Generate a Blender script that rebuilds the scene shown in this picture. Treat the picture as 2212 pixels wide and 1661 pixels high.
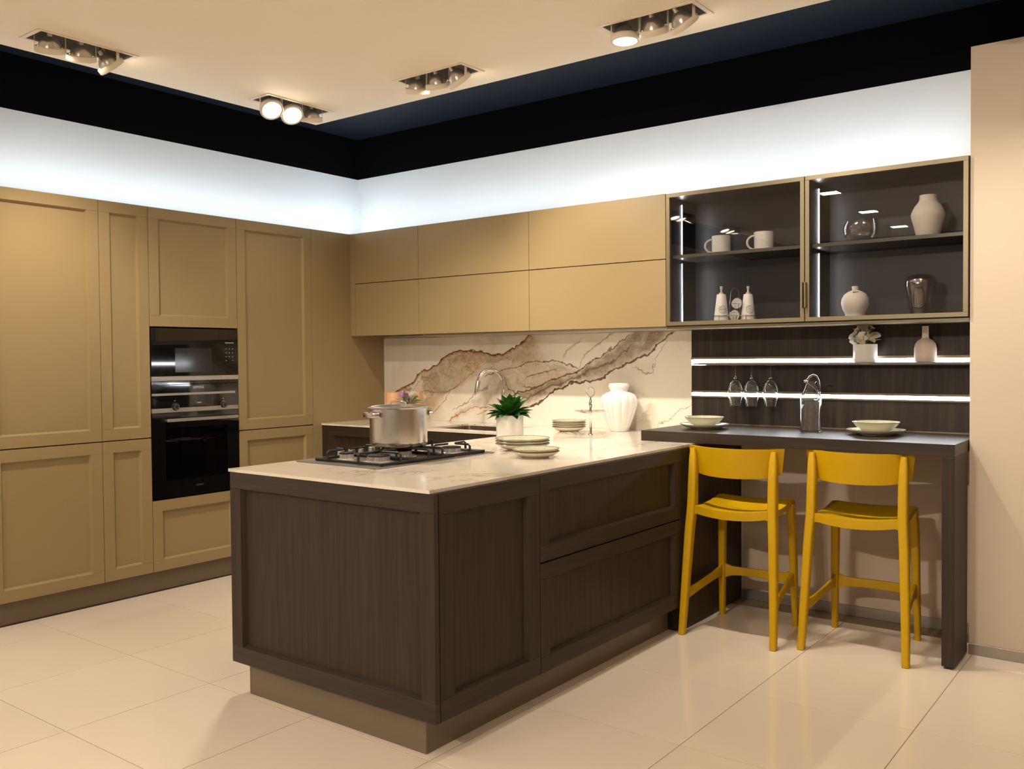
import bpy, bmesh, math, random
from mathutils import Vector, Matrix
random.seed(7)
for o in list(bpy.data.objects): bpy.data.objects.remove(o)
S = bpy.context.scene
C = S.collection
PI = math.pi

# ------------------------------------------------------------------ camera
cam_d = bpy.data.cameras.new('camera'); cam = bpy.data.objects.new('camera', cam_d); C.objects.link(cam); S.camera = cam
_yaw, _pit, _rol = 0.6496, -0.0239, -0.0083
_R = Vector((math.cos(_yaw), math.sin(_yaw), 0)); _F0 = Vector((-math.sin(_yaw), math.cos(_yaw), 0)); _Z = Vector((0, 0, 1))
_F = _F0 * math.cos(_pit) + _Z * math.sin(_pit); _U = _Z * math.cos(_pit) - _F0 * math.sin(_pit)
_R2 = _R * math.cos(_rol) + _U * math.sin(_rol); _U2 = _U * math.cos(_rol) - _R * math.sin(_rol)
M = Matrix((( _R2.x, _U2.x, -_F.x, 4.8424), (_R2.y, _U2.y, -_F.y, -4.8176), (_R2.z, _U2.z, -_F.z, 1.3538), (0, 0, 0, 1)))
cam.matrix_world = M
cam_d.sensor_width = 36; cam_d.lens = 1965.4665 * 36 / 2212
cam_d.shift_y = -10.1 / 2212
cam_d.clip_start = 0.05

# ------------------------------------------------------------------ world, exposure, light levels
w = bpy.data.worlds.new('world'); S.world = w; w.use_nodes = True
w.node_tree.nodes['Background'].inputs[0].default_value = (1.0, 0.8, 0.58, 1)
w.node_tree.nodes['Background'].inputs[1].default_value = 0.15
S.view_settings.view_transform = 'Standard'; S.view_settings.look = 'None'
S.view_settings.gamma = 1; S.view_settings.use_curve_mapping = False
S.view_settings.exposure = 0.30
WARM = (1.0, 0.885, 0.74)
SPOT_W = 60.0          # each reflector lamp
DOWN_E = 100.0          # square downlights, emission strength
LED_TOP_E = 20.0       # strip on top of the cabinets
LED_SHELF_E = 36.0
LED_CAB_E = 110.0

# ------------------------------------------------------------------ dimensions (metres)
ZT, ZB, ZM = 2.243, 0.1265, 0.909            # tall doors: top, bottom, middle joint
YU, ZUB, ZUM = -0.338, 1.519, 1.887          # wall units
ZC = 0.915                                   # worktop
XA, XB, YP = 1.694, 2.808, -2.575            # peninsula
WLX = -0.267                                 # white wall plane behind the tall units
ZW, ZBC, ZCP = 2.7116, 3.0085, 2.80          # white/black line, black ceiling, light ceiling panel
BX0, BX1, BY, ZBAR = 2.4917, 4.004, -0.605, 0.969
WWX, WWY, WWZ = 4.008, -0.318, 2.723

# ------------------------------------------------------------------ materials
def lin(c):
    return tuple((x / 255 / 12.92 if x / 255 <= 0.04045 else ((x / 255 + 0.055) / 1.055) ** 2.4) for x in c)
MATS = {}
def mat(name, col=(.8, .8, .8), rough=.5, metal=0, spec=.5, **k):
    m = bpy.data.materials.new(name); m.use_nodes = True
    b = m.node_tree.nodes['Principled BSDF']
    b.inputs['Base Color'].default_value = (*col, 1); b.inputs['Roughness'].default_value = rough
    b.inputs['Metallic'].default_value = metal; b.inputs['Specular IOR Level'].default_value = spec
    if k.get('coat'): b.inputs['Coat Weight'].default_value = k['coat']; b.inputs['Coat Roughness'].default_value = .04
    if k.get('aniso'): b.inputs['Anisotropic'].default_value = k['aniso']
    if k.get('emit'):
        b.inputs['Emission Color'].default_value = (*k.get('ecol', (1, 1, 1)), 1); b.inputs['Emission Strength'].default_value = k['emit']
    MATS[name] = m
    return m
class N:
    """small helper for node graphs"""
    def __init__(s, m): s.m = m; s.t = m.node_tree; s.n = s.t.nodes; s.b = s.n['Principled BSDF']
    def add(s, ty, **p):
        x = s.n.new(ty)
        for k, v in p.items(): setattr(x, k, v)
        return x
    def link(s, a, b): s.t.links.new(a, b)
    def math(s, op, a, b=None, c=None, clamp=False):
        x = s.n.new('ShaderNodeMath'); x.operation = op; x.use_clamp = clamp
        for i, v in enumerate((a, b, c)):
            if v is None: continue
            if isinstance(v, (int, float)): x.inputs[i].default_value = v
            else: s.link(v, x.inputs[i])
        return x.outputs[0]
    def sstep(s, v, a, b):
        x = s.n.new('ShaderNodeMapRange'); x.interpolation_type = 'SMOOTHSTEP'
        s.link(v, x.inputs[0]); x.inputs[1].default_value = a; x.inputs[2].default_value = b; return x.outputs[0]
    def coord(s, scale=(1, 1, 1)):
        tc = s.n.new('ShaderNodeTexCoord'); mp = s.n.new('ShaderNodeMapping'); mp.inputs['Scale'].default_value = scale
        s.link(tc.outputs['Object'], mp.inputs[0]); return mp.outputs[0]
    def noise(s, v, scale=5, detail=4, rough=.5, dist=0):
        x = s.n.new('ShaderNodeTexNoise'); s.link(v, x.inputs['Vector'])
        x.inputs['Scale'].default_value = scale; x.inputs['Detail'].default_value = detail
        x.inputs['Roughness'].default_value = rough; x.inputs['Distortion'].default_value = dist
        return x
    def mix(s, f, a, b):
        x = s.n.new('ShaderNodeMix'); x.data_type = 'RGBA'
        if isinstance(f, (int, float)): x.inputs[0].default_value = f
        else: s.link(f, x.inputs[0])
        for i, v in ((6, a), (7, b)):
            if isinstance(v, tuple): x.inputs[i].default_value = (*v, 1)
            else: s.link(v, x.inputs[i])
        return x.outputs[2]
    def bump(s, h, strength=.1, dist=.002):
        x = s.n.new('ShaderNodeBump'); x.inputs['Strength'].default_value = strength; x.inputs['Distance'].default_value = dist
        s.link(h, x.inputs['Height']); s.link(x.outputs[0], s.b.inputs['Normal'])

def paint(name, col, rough, var=.04, scale=3, spec=.5):
    m = mat(name, col, rough, 0, spec); g = N(m); n = g.noise(g.coord(), scale, 3)
    d = tuple(c * (1 - var) for c in col); l = tuple(min(1, c * (1 + var)) for c in col)
    g.link(g.mix(n.outputs[0], d, l), g.b.inputs['Base Color'])
    return m
def wood(name, scale, dark, light, rough=.5, var=1.0):
    m = mat(name, dark, rough, 0, .35); g = N(m)
    v = g.coord(scale); n = g.noise(v, 1, 6, .62, .6); n2 = g.noise(g.coord(tuple(x * .16 for x in scale)), 1, 3, .5, 1.4)
    r = g.sstep(n.outputs[0], .35, .72); r2 = g.sstep(n2.outputs[0], .3, .75)
    f = g.math('ADD', g.math('MULTIPLY', r, .6), g.math('MULTIPLY', r2, .4))
    g.link(g.mix(f, dark, light), g.b.inputs['Base Color']); g.bump(n.outputs[0], .12, .002)
    return m

m_tan = paint('tan_lacquer', (.308, .224, .106), .42, .02)
m_tand = paint('bronze_plinth', (.175, .128, .080), .38, .03)
m_dw = wood('dark_wood_vertical', (90, 90, 3.2), (.0220, .0130, .0072), (.046, .030, .018), .50)
m_dwh = wood('dark_wood_lengthwise', (3.2, 90, 90), (.026, .0175, .0115), (.047, .033, .022), .38)
m_dwy = wood('dark_wood_depthwise', (90, 3.2, 90), (.026, .0175, .0115), (.047, .033, .022), .50)
m_dwp = wood('dark_wood_wall_panel', (38, 38, 2.2), (.011, .0075, .0052), (.048, .033, .023), .5)
m_cab = mat('smoky_cabinet_interior', (.009, .008, .0075), .4)
m_shelf = mat('bronze_glass_shelf', (.10, .09, .068), .25)
m_gap = mat('carcass_shadow_gap', (.06, .042, .022), .7)
m_gapd = mat('carcass_dark', (.012, .009, .007), .7)
m_white = paint('white_wall_paint', (.80, .81, .82), .7, .01)
m_beige = paint('beige_wall_paint', (.68, .56, .435), .55, .012)
m_ceil = paint('cream_ceiling_paint', (.87, .77, .62), .75, .012)
m_black = paint('matt_black_paint', (.0012, .0012, .0016), .9, .1, 3, .08)
m_navy = paint('midnight_ceiling_paint', (.0055, .0085, .015), .6, .1, 3, .2)
m_alu = mat('brushed_aluminium', (.50, .46, .41), .38, .9)
m_steel = mat('brushed_steel', (.66, .62, .57), .24, 1, aniso=.6)
m_steelp = mat('hob_steel', (.36, .33, .30), .30, 1)
m_burn = mat('burner_aluminium', (.78, .76, .73), .30, .85)
m_chrome = mat('chrome', (.82, .81, .80), .06, 1)
m_bronze = mat('bronze_aluminium', (.215, .175, .105), .36, .5)
m_iron = mat('cast_iron', (.012, .011, .010), .55)
m_cap = mat('burner_cap_enamel', (.028, .022, .018), .75, 0, .2)
m_bglass = mat('black_glass', (.004, .004, .004), .04, 0, .6)
m_black2 = mat('black_plastic', (.01, .01, .01), .4)
m_print = mat('pale_print', (.55, .53, .5), .5)
m_ink = mat('dark_ink', (.05, .04, .03), .6)
m_lampw = mat('cream_lamp_enamel', (.78, .68, .55), .45)
m_lampin = mat('lamp_housing_grey', (.30, .28, .25), .6)
m_refl = mat('lamp_reflector_metal', (.55, .52, .48), .28, .9)
m_lens = mat('lit_lamp_glass', (1, .95, .85), .3, emit=22, ecol=(1, .86, .66))
m_down = mat('lit_downlight', (1, 1, 1), .4, emit=DOWN_E, ecol=WARM)
m_ledtop = mat('cool_led_strip', (1, 1, 1), .4, emit=LED_TOP_E, ecol=(.78, .91, 1.0))
m_ledsh = mat('shelf_led_diffuser', (1, 1, 1), .4, emit=LED_SHELF_E, ecol=(.90, .95, 1.0))
m_ledcab = mat('cabinet_led_strip', (1, 1, 1), .4, emit=LED_CAB_E, ecol=(.92, .95, 1.0))
m_yellow = mat('mustard_plastic', (.54, .315, .000), .45, 0, .35)
m_ceram = mat('white_ceramic', (.80, .77, .72), .35)
m_cerb = mat('matt_stone_ceramic', (.72, .66, .58), .75)
m_cerp = mat('blush_ceramic', (.70, .58, .50), .65)
m_pour = mat('translucent_pourer', (.55, .54, .52), .3)
m_opal = mat('white_opal_glass', (.88, .86, .82), .16, 0, .5, coat=.4)
m_candle = mat('peach_wax', (.80, .44, .22), .5)
m_stemg = mat('green_stem', (.10, .17, .04), .6)
m_petw = mat('white_petals', (.80, .74, .66), .6)
m_petp = mat('mauve_petals', (.36, .17, .38), .6)
m_pety = mat('yellow_stamen', (.75, .5, .1), .6)
m_soil = mat('dark_soil', (.03, .02, .012), .9)
m_sink = mat('sink_steel', (.34, .29, .24), .32, 1)

# lichen glazed plate: sage green inside, cream outside with darker rim specks
m_plate = mat('cream_glaze', (.72, .66, .53), .22)
m_sage = mat('sage_glaze', (.42, .46, .30), .2); g = N(m_sage)
n = g.noise(g.coord(), 90, 4, .7); n2 = g.noise(g.coord(), 14, 3)
g.link(g.mix(g.sstep(n.outputs[0], .52, .75), g.mix(n2.outputs[0], (.46, .49, .33), (.58, .58, .42)), (.26, .27, .15)), g.b.inputs['Base Color'])
m_rim = mat('brown_glaze_rim', (.27, .21, .11), .3)
# leaves
m_leaf = mat('deep_green_leaf', (.02, .10, .012), .34); g = N(m_leaf); n = g.noise(g.coord((3, 3, 3)), 12, 2)
g.link(g.mix(n.outputs[0], (.008, .055, .006), (.05, .17, .022)), g.b.inputs['Base Color'])
m_vleaf = mat('variegated_leaf', (.2, .3, .1), .45); g = N(m_vleaf)
uv = g.add('ShaderNodeUVMap'); sp = g.add('ShaderNodeSeparateXYZ'); g.link(uv.outputs[0], sp.inputs[0])
d = g.math('ABSOLUTE', g.math('SUBTRACT', sp.outputs[0], .5))
g.link(g.mix(g.sstep(d, .22, .34), (.06, .16, .02), (.62, .62, .32)), g.b.inputs['Base Color'])
# ribbed-textured mug glaze
m_mug = mat('textured_grey_glaze', (.62, .60, .55), .4); g = N(m_mug)
vo = g.add('ShaderNodeTexVoronoi'); vo.feature = 'DISTANCE_TO_EDGE'; g.link(g.coord((1, 1, 1.3)), vo.inputs['Vector']); vo.inputs['Scale'].default_value = 90
g.bump(g.sstep(vo.outputs[0], 0, .12), .5, .002)

def thin_glass(name, tint, ior=1.45, rough=0.0, refl=(1, 1, 1)):
    m = bpy.data.materials.new(name); m.use_nodes = True; t = m.node_tree; t.nodes.remove(t.nodes['Principled BSDF'])
    tr = t.nodes.new('ShaderNodeBsdfTransparent'); tr.inputs[0].default_value = (*tint, 1)
    gl = t.nodes.new('ShaderNodeBsdfGlossy'); gl.inputs['Roughness'].default_value = rough; gl.inputs['Color'].default_value = (*refl, 1)
    fr = t.nodes.new('ShaderNodeFresnel'); ge = t.nodes.new('ShaderNodeNewGeometry'); mr = t.nodes.new('ShaderNodeMapRange')
    mr.inputs[3].default_value = ior; mr.inputs[4].default_value = 1 / ior      # the same reflectance on both faces of the sheet
    t.links.new(ge.outputs['Backfacing'], mr.inputs[0]); t.links.new(mr.outputs[0], fr.inputs['IOR'])
    mx = t.nodes.new('ShaderNodeMixShader')
    t.links.new(fr.outputs[0], mx.inputs[0]); t.links.new(tr.outputs[0], mx.inputs[1]); t.links.new(gl.outputs[0], mx.inputs[2])
    t.links.new(mx.outputs[0], t.nodes['Material Output'].inputs[0]); return m
m_tint = thin_glass('smoked_cabinet_glass', (.86, .85, .84), 1.42)
def solid_glass(name, tint, ior=1.45, rough=0):
    m = mat(name, tint, rough); b = m.node_tree.nodes['Principled BSDF']; b.inputs['Transmission Weight'].default_value = 1; b.inputs['IOR'].default_value = ior; return m
m_glass = solid_glass('clear_glass', (.97, .98, .98), 1.48)
m_glass2 = thin_glass('cut_glass', (.93, .93, .92), 1.7, .05)
m_glass3 = thin_glass('bowl_glass', (.93, .94, .94), 2.0, .03)
m_smoke = thin_glass('smoky_mirror_glass', (.72, .69, .64), 3.4, .03)
m_ovenp = thin_glass('oven_window_glass', (.55, .55, .55), 1.5)

# floor tile: polished cream porcelain
m_tile = mat('polished_cream_tile', (.72, .60, .465), .085, 0, .5); g = N(m_tile)
oi = g.add('ShaderNodeObjectInfo'); n = g.noise(g.coord(), 2.2, 3)
f = g.math('ADD', g.math('MULTIPLY', oi.outputs['Random'], .5), g.math('MULTIPLY', n.outputs[0], .5))
g.link(g.mix(f, (.72, .615, .49), (.76, .655, .53)), g.b.inputs['Base Color'])
m_grout = mat('floor_grout', (.30, .225, .15), .8)

# marble slab with long brown and rust veins
def marble(name, veins, fills, polish=.12):
    m = mat(name, (.78, .70, .56), polish, 0, .5, coat=.2); g = N(m)
    tc = g.add('ShaderNodeTexCoord'); P = tc.outputs['Object']
    n1 = g.noise(P, 5.5, 5, .62); n2 = g.noise(P, 22, 4, .6)
    s1 = g.add('ShaderNodeSeparateColor'); g.link(n1.outputs['Color'], s1.inputs[0])
    s2 = g.add('ShaderNodeSeparateColor'); g.link(n2.outputs['Color'], s2.inputs[0])
    sp = g.add('ShaderNodeSeparateXYZ'); g.link(P, sp.inputs[0])
    def warp(a, i):
        a = g.math('ADD', a, g.math('MULTIPLY', g.math('SUBTRACT', s1.outputs[i], .5), .10))
        return g.math('ADD', a, g.math('MULTIPLY', g.math('SUBTRACT', s2.outputs[i], .5), .035))
    X = warp(sp.outputs[0], 0); Z = warp(sp.outputs[2], 1)
    cl = g.noise(P, 3.2, 4, .55)
    base = g.mix(g.sstep(cl.outputs[0], .45, .75), (.83, .77, .66), (.68, .60, .48))
    fx = g.math('DIVIDE', X, 2.6)
    def curve(pts):
        cn = g.add('ShaderNodeFloatCurve'); g.link(fx, cn.inputs['Value']); cu = cn.mapping.curves[0]
        pts = [(x / 2.6, (z + .2) / 1.0) for x, z in pts]
        cu.points[0].location = pts[0]; cu.points[1].location = pts[-1]
        for q in pts[1:-1]: cu.points.new(*q)
        for q in cu.points: q.handle_type = 'VECTOR'
        cn.mapping.update()
        return g.math('SUBTRACT', cn.outputs[0], .2)
    def window(a, b, soft=.05):
        return g.math('MULTIPLY', g.sstep(X, a - soft, a + soft), g.math('SUBTRACT', 1, g.sstep(X, b - soft, b + soft)))
    st = g.noise(g.coord((1, 1, 1)), 9, 6, .7, 1.2)
    net = g.noise(g.coord((.8, 1, 1.6)), 5.0, 6, .6, 1.5)
    col = base
    for up, lo, a, b, c, am in fills:
        zu = curve(up); zl = curve(lo)
        k = g.math('MULTIPLY', g.sstep(g.math('SUBTRACT', zu, Z), -.012, .03), g.sstep(g.math('SUBTRACT', Z, zl), -.02, .05))
        k = g.math('MULTIPLY', k, window(a, b, .08)); k = g.math('MULTIPLY', k, g.math('ADD', am * .55, g.math('MULTIPLY', g.sstep(st.outputs[0], .3, .7), am * .75)), clamp=True)
        col = g.mix(k, col, c)
        ne = g.math('SUBTRACT', 1, g.sstep(g.math('ABSOLUTE', g.math('SUBTRACT', net.outputs[0], .5)), .004, .030))
        col = g.mix(g.math('MULTIPLY', g.math('MULTIPLY', ne, k), .38, clamp=True), col, (.16, .10, .055))
    for pts, wd, c, am in veins:
        dz = g.math('ABSOLUTE', g.math('SUBTRACT', Z, curve(pts)))
        slope = max(1.0, max(abs((pts[i + 1][1] - pts[i][1]) / max(.001, pts[i + 1][0] - pts[i][0])) for i in range(len(pts) - 1)) * .6)
        k = g.math('SUBTRACT', 1, g.sstep(dz, wd * .25 * slope, wd * slope))
        k = g.math('MULTIPLY', k, window(pts[0][0], pts[-1][0], .025)); k = g.math('MULTIPLY', k, g.math('MULTIPLY', g.math('ADD', .65, s2.outputs[2]), am), clamp=True)
        col = g.mix(k, col, c)
    g.link(col, g.b.inputs['Base Color']); return m
BR = (.13, .075, .035); RU = (.55, .21, .05); GY = (.20, .15, .10); FB = (.50, .385, .25); FG = (.37, .295, .205)
V1 = [(0.037, 0.139), (0.126, 0.199), (0.313, 0.284), (0.397, 0.361), (0.521, 0.412), (0.575, 0.442), (0.733, 0.485), (0.899, 0.493), (0.999, 0.463), (1.12, 0.471), (1.216, 0.494), (1.286, 0.54), (1.362, 0.589)]
V2 = [(0.441, 0.026), (0.571, 0.11), (0.665, 0.212), (0.783, 0.298), (0.898, 0.391), (0.948, 0.415)]
V3 = [(1.153, 0.172), (1.272, 0.212), (1.478, 0.28), (1.6, 0.326), (1.718, 0.354), (1.855, 0.416), (1.927, 0.468), (2.008, 0.527), (2.088, 0.586)]
V4 = [(1.317, 0.124), (1.42, 0.155), (1.555, 0.226), (1.686, 0.286), (1.802, 0.292), (1.906, 0.319), (2.007, 0.38), (2.106, 0.414), (2.222, 0.465), (2.308, 0.531), (2.373, 0.579)]
V6 = [(0.96, 0.313), (1.107, 0.352), (1.226, 0.362), (1.32, 0.409), (1.4, 0.427), (1.501, 0.422), (1.6, 0.408), (1.708, 0.372)]
veins = [(V1, .010, BR, .9), ([(x, z - .012) for x, z in V1], .008, RU, .7), (V2, .007, RU, .75), ([(0.732, 0.362), (0.81, 0.396), (0.936, 0.418)], .006, RU, .6),
         (V3, .008, BR, .8), (V4, .010, BR, 1.0), ([(0.569, -0.01), (0.728, 0.045), (0.831, 0.097), (0.957, 0.115), (1.056, 0.113)], .007, RU, .8),
         ([(0.894, 0.05), (0.957, 0.091), (1.068, 0.118)], .006, RU, .7), (V6, .006, BR, .75), ([(1.107, 0.314), (1.154, 0.248), (1.225, 0.202), (1.283, 0.194)], .006, GY, .8),
         ([(1.284, 0.259), (1.364, 0.251), (1.478, 0.28)], .006, BR, .7), ([(1.307, 0.315), (1.4, 0.344), (1.556, 0.371)], .006, BR, .7),
         ([(1.601, 0.435), (1.655, 0.488), (1.741, 0.55)], .012, FG, .5), ([(1.708, 0.354), (1.751, 0.425), (1.772, 0.447), (1.928, 0.555), (1.968, 0.585)], .009, GY, .55),
         ([(2.106, 0.38), (2.193, 0.342), (2.241, 0.355), (2.27, 0.422), (2.354, 0.555)], .005, GY, .55), ([(2.277, 0.026), (2.371, 0.088), (2.489, 0.166)], .005, GY, .5),
         ([(0.676, 0.073), (0.806, 0.146), (0.909, 0.216), (0.984, 0.246)], .010, GY, .55), ([(0.381, 0.198), (0.518, 0.19), (0.638, 0.202), (0.731, 0.253)], .008, GY, .5),
         ([(0.283, 0.206), (0.383, 0.3), (0.479, 0.311)], .006, GY, .45), ([(1.15, .14), (1.32, .19), (1.55, .26), (1.75, .33), (1.95, .40), (2.1, .52)], .012, BR, .6)]
fills = [(V1, V2[:1] + [(0.40, .17), (0.60, .17), (0.75, .24), (0.9, .33), (1.1, .31), (1.36, .36)], .06, 1.40, FB, .85),
         (V6, [(.96, .22), (1.15, .18), (1.35, .15), (1.55, .24), (1.71, .33)], 1.0, 1.70, FB, .6),
         (V3, V4, 1.2, 2.33, FG, .95),
         ([(.6, .02), (.8, .12), (.95, .22), (1.1, .24)], [(.6, -.05), (.8, .04), (.95, .12), (1.1, .14)], .66, 1.05, FG, .45),
         ([(2.16, .08), (2.22, .17), (2.3, .10)], [(2.1, .0), (2.2, .0), (2.3, .0)], 2.14, 2.24, FG, .6)]
m_marble = marble('veined_marble_slab', veins, fills, .16)
# worktop: the same stone, quieter
m_top = mat('cream_marble_worktop', (.80, .72, .60), .10, 0, .5); g = N(m_top)
n = g.noise(g.coord((1.3, .8, 1)), 1.7, 7, .62, 1.1); n2 = g.noise(g.coord(), 3.0, 4); n3 = g.noise(g.coord((.8, 1.3, 1)), 1.2, 8, .66, 1.6)
v1 = g.math('SUBTRACT', 1, g.sstep(g.math('ABSOLUTE', g.math('SUBTRACT', n.outputs[0], .5)), .002, .016))
v1 = g.math('MULTIPLY', v1, g.sstep(n2.outputs[0], .42, .62))
v2 = g.math('SUBTRACT', 1, g.sstep(g.math('ABSOLUTE', g.math('SUBTRACT', n3.outputs[0], .53)), .004, .05))
v2 = g.math('MULTIPLY', v2, g.sstep(n2.outputs[0], .40, .66))
c = g.mix(g.math('MULTIPLY', v2, .60), (.80, .725, .61), (.56, .44, .30))
g.link(g.mix(g.math('MULTIPLY', v1, .75), c, (.32, .23, .14)), g.b.inputs['Base Color'])

# ------------------------------------------------------------------ object helpers
def wl(o):
    v = Vector((0, 0, 0))
    while o is not None: v = v + o.location; o = o.parent
    return v
def tag(o, label=None, cat=None, group=None, kind=None):
    if label: o['label'] = label
    if cat: o['category'] = cat
    if group: o['group'] = group
    if kind: o['kind'] = kind
    return o
def thing(name, loc, label, cat, group=None, rz=0):
    o = bpy.data.objects.new(name, None); C.objects.link(o); o.location = loc; o.rotation_euler = (0, 0, rz); o.empty_display_size = .05
    return tag(o, label, cat, group)
def obj(name, bm, m, parent=None, smooth=False, origin=None, auto=None):
    """bm coordinates are local to the parent (or to origin)"""
    bmesh.ops.recalc_face_normals(bm, faces=bm.faces)
    me = bpy.data.meshes.new(name); bm.to_mesh(me); bm.free()
    if isinstance(m, (list, tuple)):
        for q in m: me.materials.append(q)
    else: me.materials.append(m)
    if smooth:
        for p in me.polygons: p.use_smooth = True
        if auto is None: auto = 40
        me.set_sharp_from_angle(angle=math.radians(auto))
    o = bpy.data.objects.new(name, me); C.objects.link(o); o.parent = parent
    if origin is not None: o.location = origin
    return o
def bbox(bm, x0, x1, y0, y1, z0, z1, bev=0.0, seg=1):
    vs = [bm.verts.new((x, y, z)) for x in (x0, x1) for y in (y0, y1) for z in (z0, z1)]
    fs = [(0, 1, 3, 2), (4, 6, 7, 5), (0, 4, 5, 1), (2, 3, 7, 6), (0, 2, 6, 4), (1, 5, 7, 3)]
    faces = [bm.faces.new([vs[i] for i in f]) for f in fs]
    if bev > 0:
        es = list({e for f in faces for e in f.edges})
        bmesh.ops.bevel(bm, geom=es, offset=bev, segments=seg, affect='EDGES', profile=.5)
def box(name, m, parent, x0, x1, y0, y1, z0, z1, bev=.0012, world=True, seg=1):
    """one box in world coordinates; a top-level box gets its origin at its base centre"""
    bm = bmesh.new()
    if parent is None:
        o = Vector(((x0 + x1) / 2, (y0 + y1) / 2, z0))
        bbox(bm, x0 - o.x, x1 - o.x, y0 - o.y, y1 - o.y, 0, z1 - z0, bev, seg); return obj(name, bm, m, None, origin=o)
    d = wl(parent) if world else Vector((0, 0, 0))
    bbox(bm, x0 - d.x, x1 - d.x, y0 - d.y, y1 - d.y, z0 - d.z, z1 - d.z, bev, seg)
    return obj(name, bm, m, parent)
def boxes(name, m, parent, L, bev=.001):
    bm = bmesh.new(); d = wl(parent)
    for q in L: bbox(bm, q[0] - d.x, q[1] - d.x, q[2] - d.y, q[3] - d.y, q[4] - d.z, q[5] - d.z, bev)
    return obj(name, bm, m, parent)
def lathe_bm(bm, prof, seg=40, off=(0, 0, 0), mod=None):
    rings = []
    for r, z in prof:
        if r < 1e-6: rings.append([bm.verts.new((off[0], off[1], off[2] + z))])
        else:
            ring = []
            for i in range(seg):
                a = 2 * PI * i / seg; rr = r * (mod(a, z) if mod else 1)
                ring.append(bm.verts.new((off[0] + rr * math.cos(a), off[1] + rr * math.sin(a), off[2] + z)))
            rings.append(ring)
    for a, b in zip(rings, rings[1:]):
        if len(a) == 1 and len(b) == 1: continue
        for i in range(seg):
            j = (i + 1) % seg
            if len(a) == 1: bm.faces.new((a[0], b[i], b[j]))
            elif len(b) == 1: bm.faces.new((a[i], a[j], b[0]))
            else: bm.faces.new((a[i], a[j], b[j], b[i]))
def lathe(name, prof, m, parent=None, seg=40, off=(0, 0, 0), mod=None, auto=40):
    bm = bmesh.new(); lathe_bm(bm, prof, seg, off, mod); return obj(name, bm, m, parent, True, auto=auto)
def loft_bm(bm, rings, closed=False, caps=True):
    R = [[bm.verts.new(p) for p in r] for r in rings]; n = len(R[0])
    for a, b in zip(R, R[1:] + ([R[0]] if closed else [])):
        for i in range(n): bm.faces.new((a[i], a[(i + 1) % n], b[(i + 1) % n], b[i]))
    if caps and not closed: bm.faces.new(R[0][::-1]); bm.faces.new(R[-1])
def tube_bm(bm, pts, r, seg=8, closed=False):
    P = [Vector(p) for p in pts]; n = len(P); rings = []; nv = None
    for i, p in enumerate(P):
        a = P[i - 1] if (i > 0 or closed) else p; b = P[(i + 1) % n] if (i < n - 1 or closed) else p
        t = (b - a).normalized()
        if nv is None:
            nv = t.orthogonal().normalized()
        nv = (nv - t * nv.dot(t)).normalized(); bv = t.cross(nv)
        rr = r[i] if isinstance(r, (list, tuple)) else r
        rings.append([p + (nv * math.cos(2 * PI * k / seg) + bv * math.sin(2 * PI * k / seg)) * rr for k in range(seg)])
    loft_bm(bm, rings, closed)
def tube(name, pts, r, m, parent, seg=8, closed=False):
    bm = bmesh.new(); tube_bm(bm, pts, r, seg, closed); return obj(name, bm, m, parent, True, auto=60)
def rrect(w, d, r, n=3):
    out = []
    for cx, cy, a0 in ((w / 2 - r, d / 2 - r, 0), (-w / 2 + r, d / 2 - r, PI / 2), (-w / 2 + r, -d / 2 + r, PI), (w / 2 - r, -d / 2 + r, 1.5 * PI)):
        for k in range(n + 1):
            a = a0 + PI / 2 * k / n; out.append((cx + r * math.cos(a), cy + r * math.sin(a)))
    return out
def slab_grid(name, xs, ys, z0, z1, inside, m, origin):
    bm = bmesh.new(); ox, oy, oz = origin; V = {}
    def v(i, j, k):
        if (i, j, k) not in V: V[(i, j, k)] = bm.verts.new((xs[i] - ox, ys[j] - oy, (z0, z1)[k] - oz))
        return V[(i, j, k)]
    nx, ny = len(xs) - 1, len(ys) - 1
    ok = lambda i, j: 0 <= i < nx and 0 <= j < ny and inside((xs[i] + xs[i + 1]) / 2, (ys[j] + ys[j + 1]) / 2)
    for i in range(nx):
        for j in range(ny):
            if not ok(i, j): continue
            for k in (0, 1): bm.faces.new((v(i, j, k), v(i + 1, j, k), v(i + 1, j + 1, k), v(i, j + 1, k)))
            for di, dj, a, b in ((-1, 0, (i, j), (i, j + 1)), (1, 0, (i + 1, j), (i + 1, j + 1)), (0, -1, (i, j), (i + 1, j)), (0, 1, (i, j + 1), (i + 1, j + 1))):
                if not ok(i + di, j + dj): bm.faces.new((v(*a, 0), v(*b, 0), v(*b, 1), v(*a, 1)))
    return obj(name, bm, m, None, origin=origin)
def text(name, s, size, m, parent, loc, rot, depth=.0004, align='CENTER'):
    cu = bpy.data.curves.new('tmp_text', 'FONT'); cu.body = s; cu.size = size; cu.extrude = depth; cu.align_x = align; cu.resolution_u = 2
    t = bpy.data.objects.new('tmp_text', cu); C.objects.link(t)
    me = bpy.data.meshes.new_from_object(t.evaluated_get(bpy.context.evaluated_depsgraph_get())); me.name = name
    bpy.data.objects.remove(t); bpy.data.curves.remove(cu)
    me.materials.clear(); me.materials.append(m)
    o = bpy.data.objects.new(name, me); C.objects.link(o); o.parent = parent; o.location = loc; o.rotation_euler = rot
    return o
def copy_tree(o, parent=None):
    c = o.copy(); C.objects.link(c); c.parent = parent
    for ch in o.children: copy_tree(ch, c)
    return c

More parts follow.
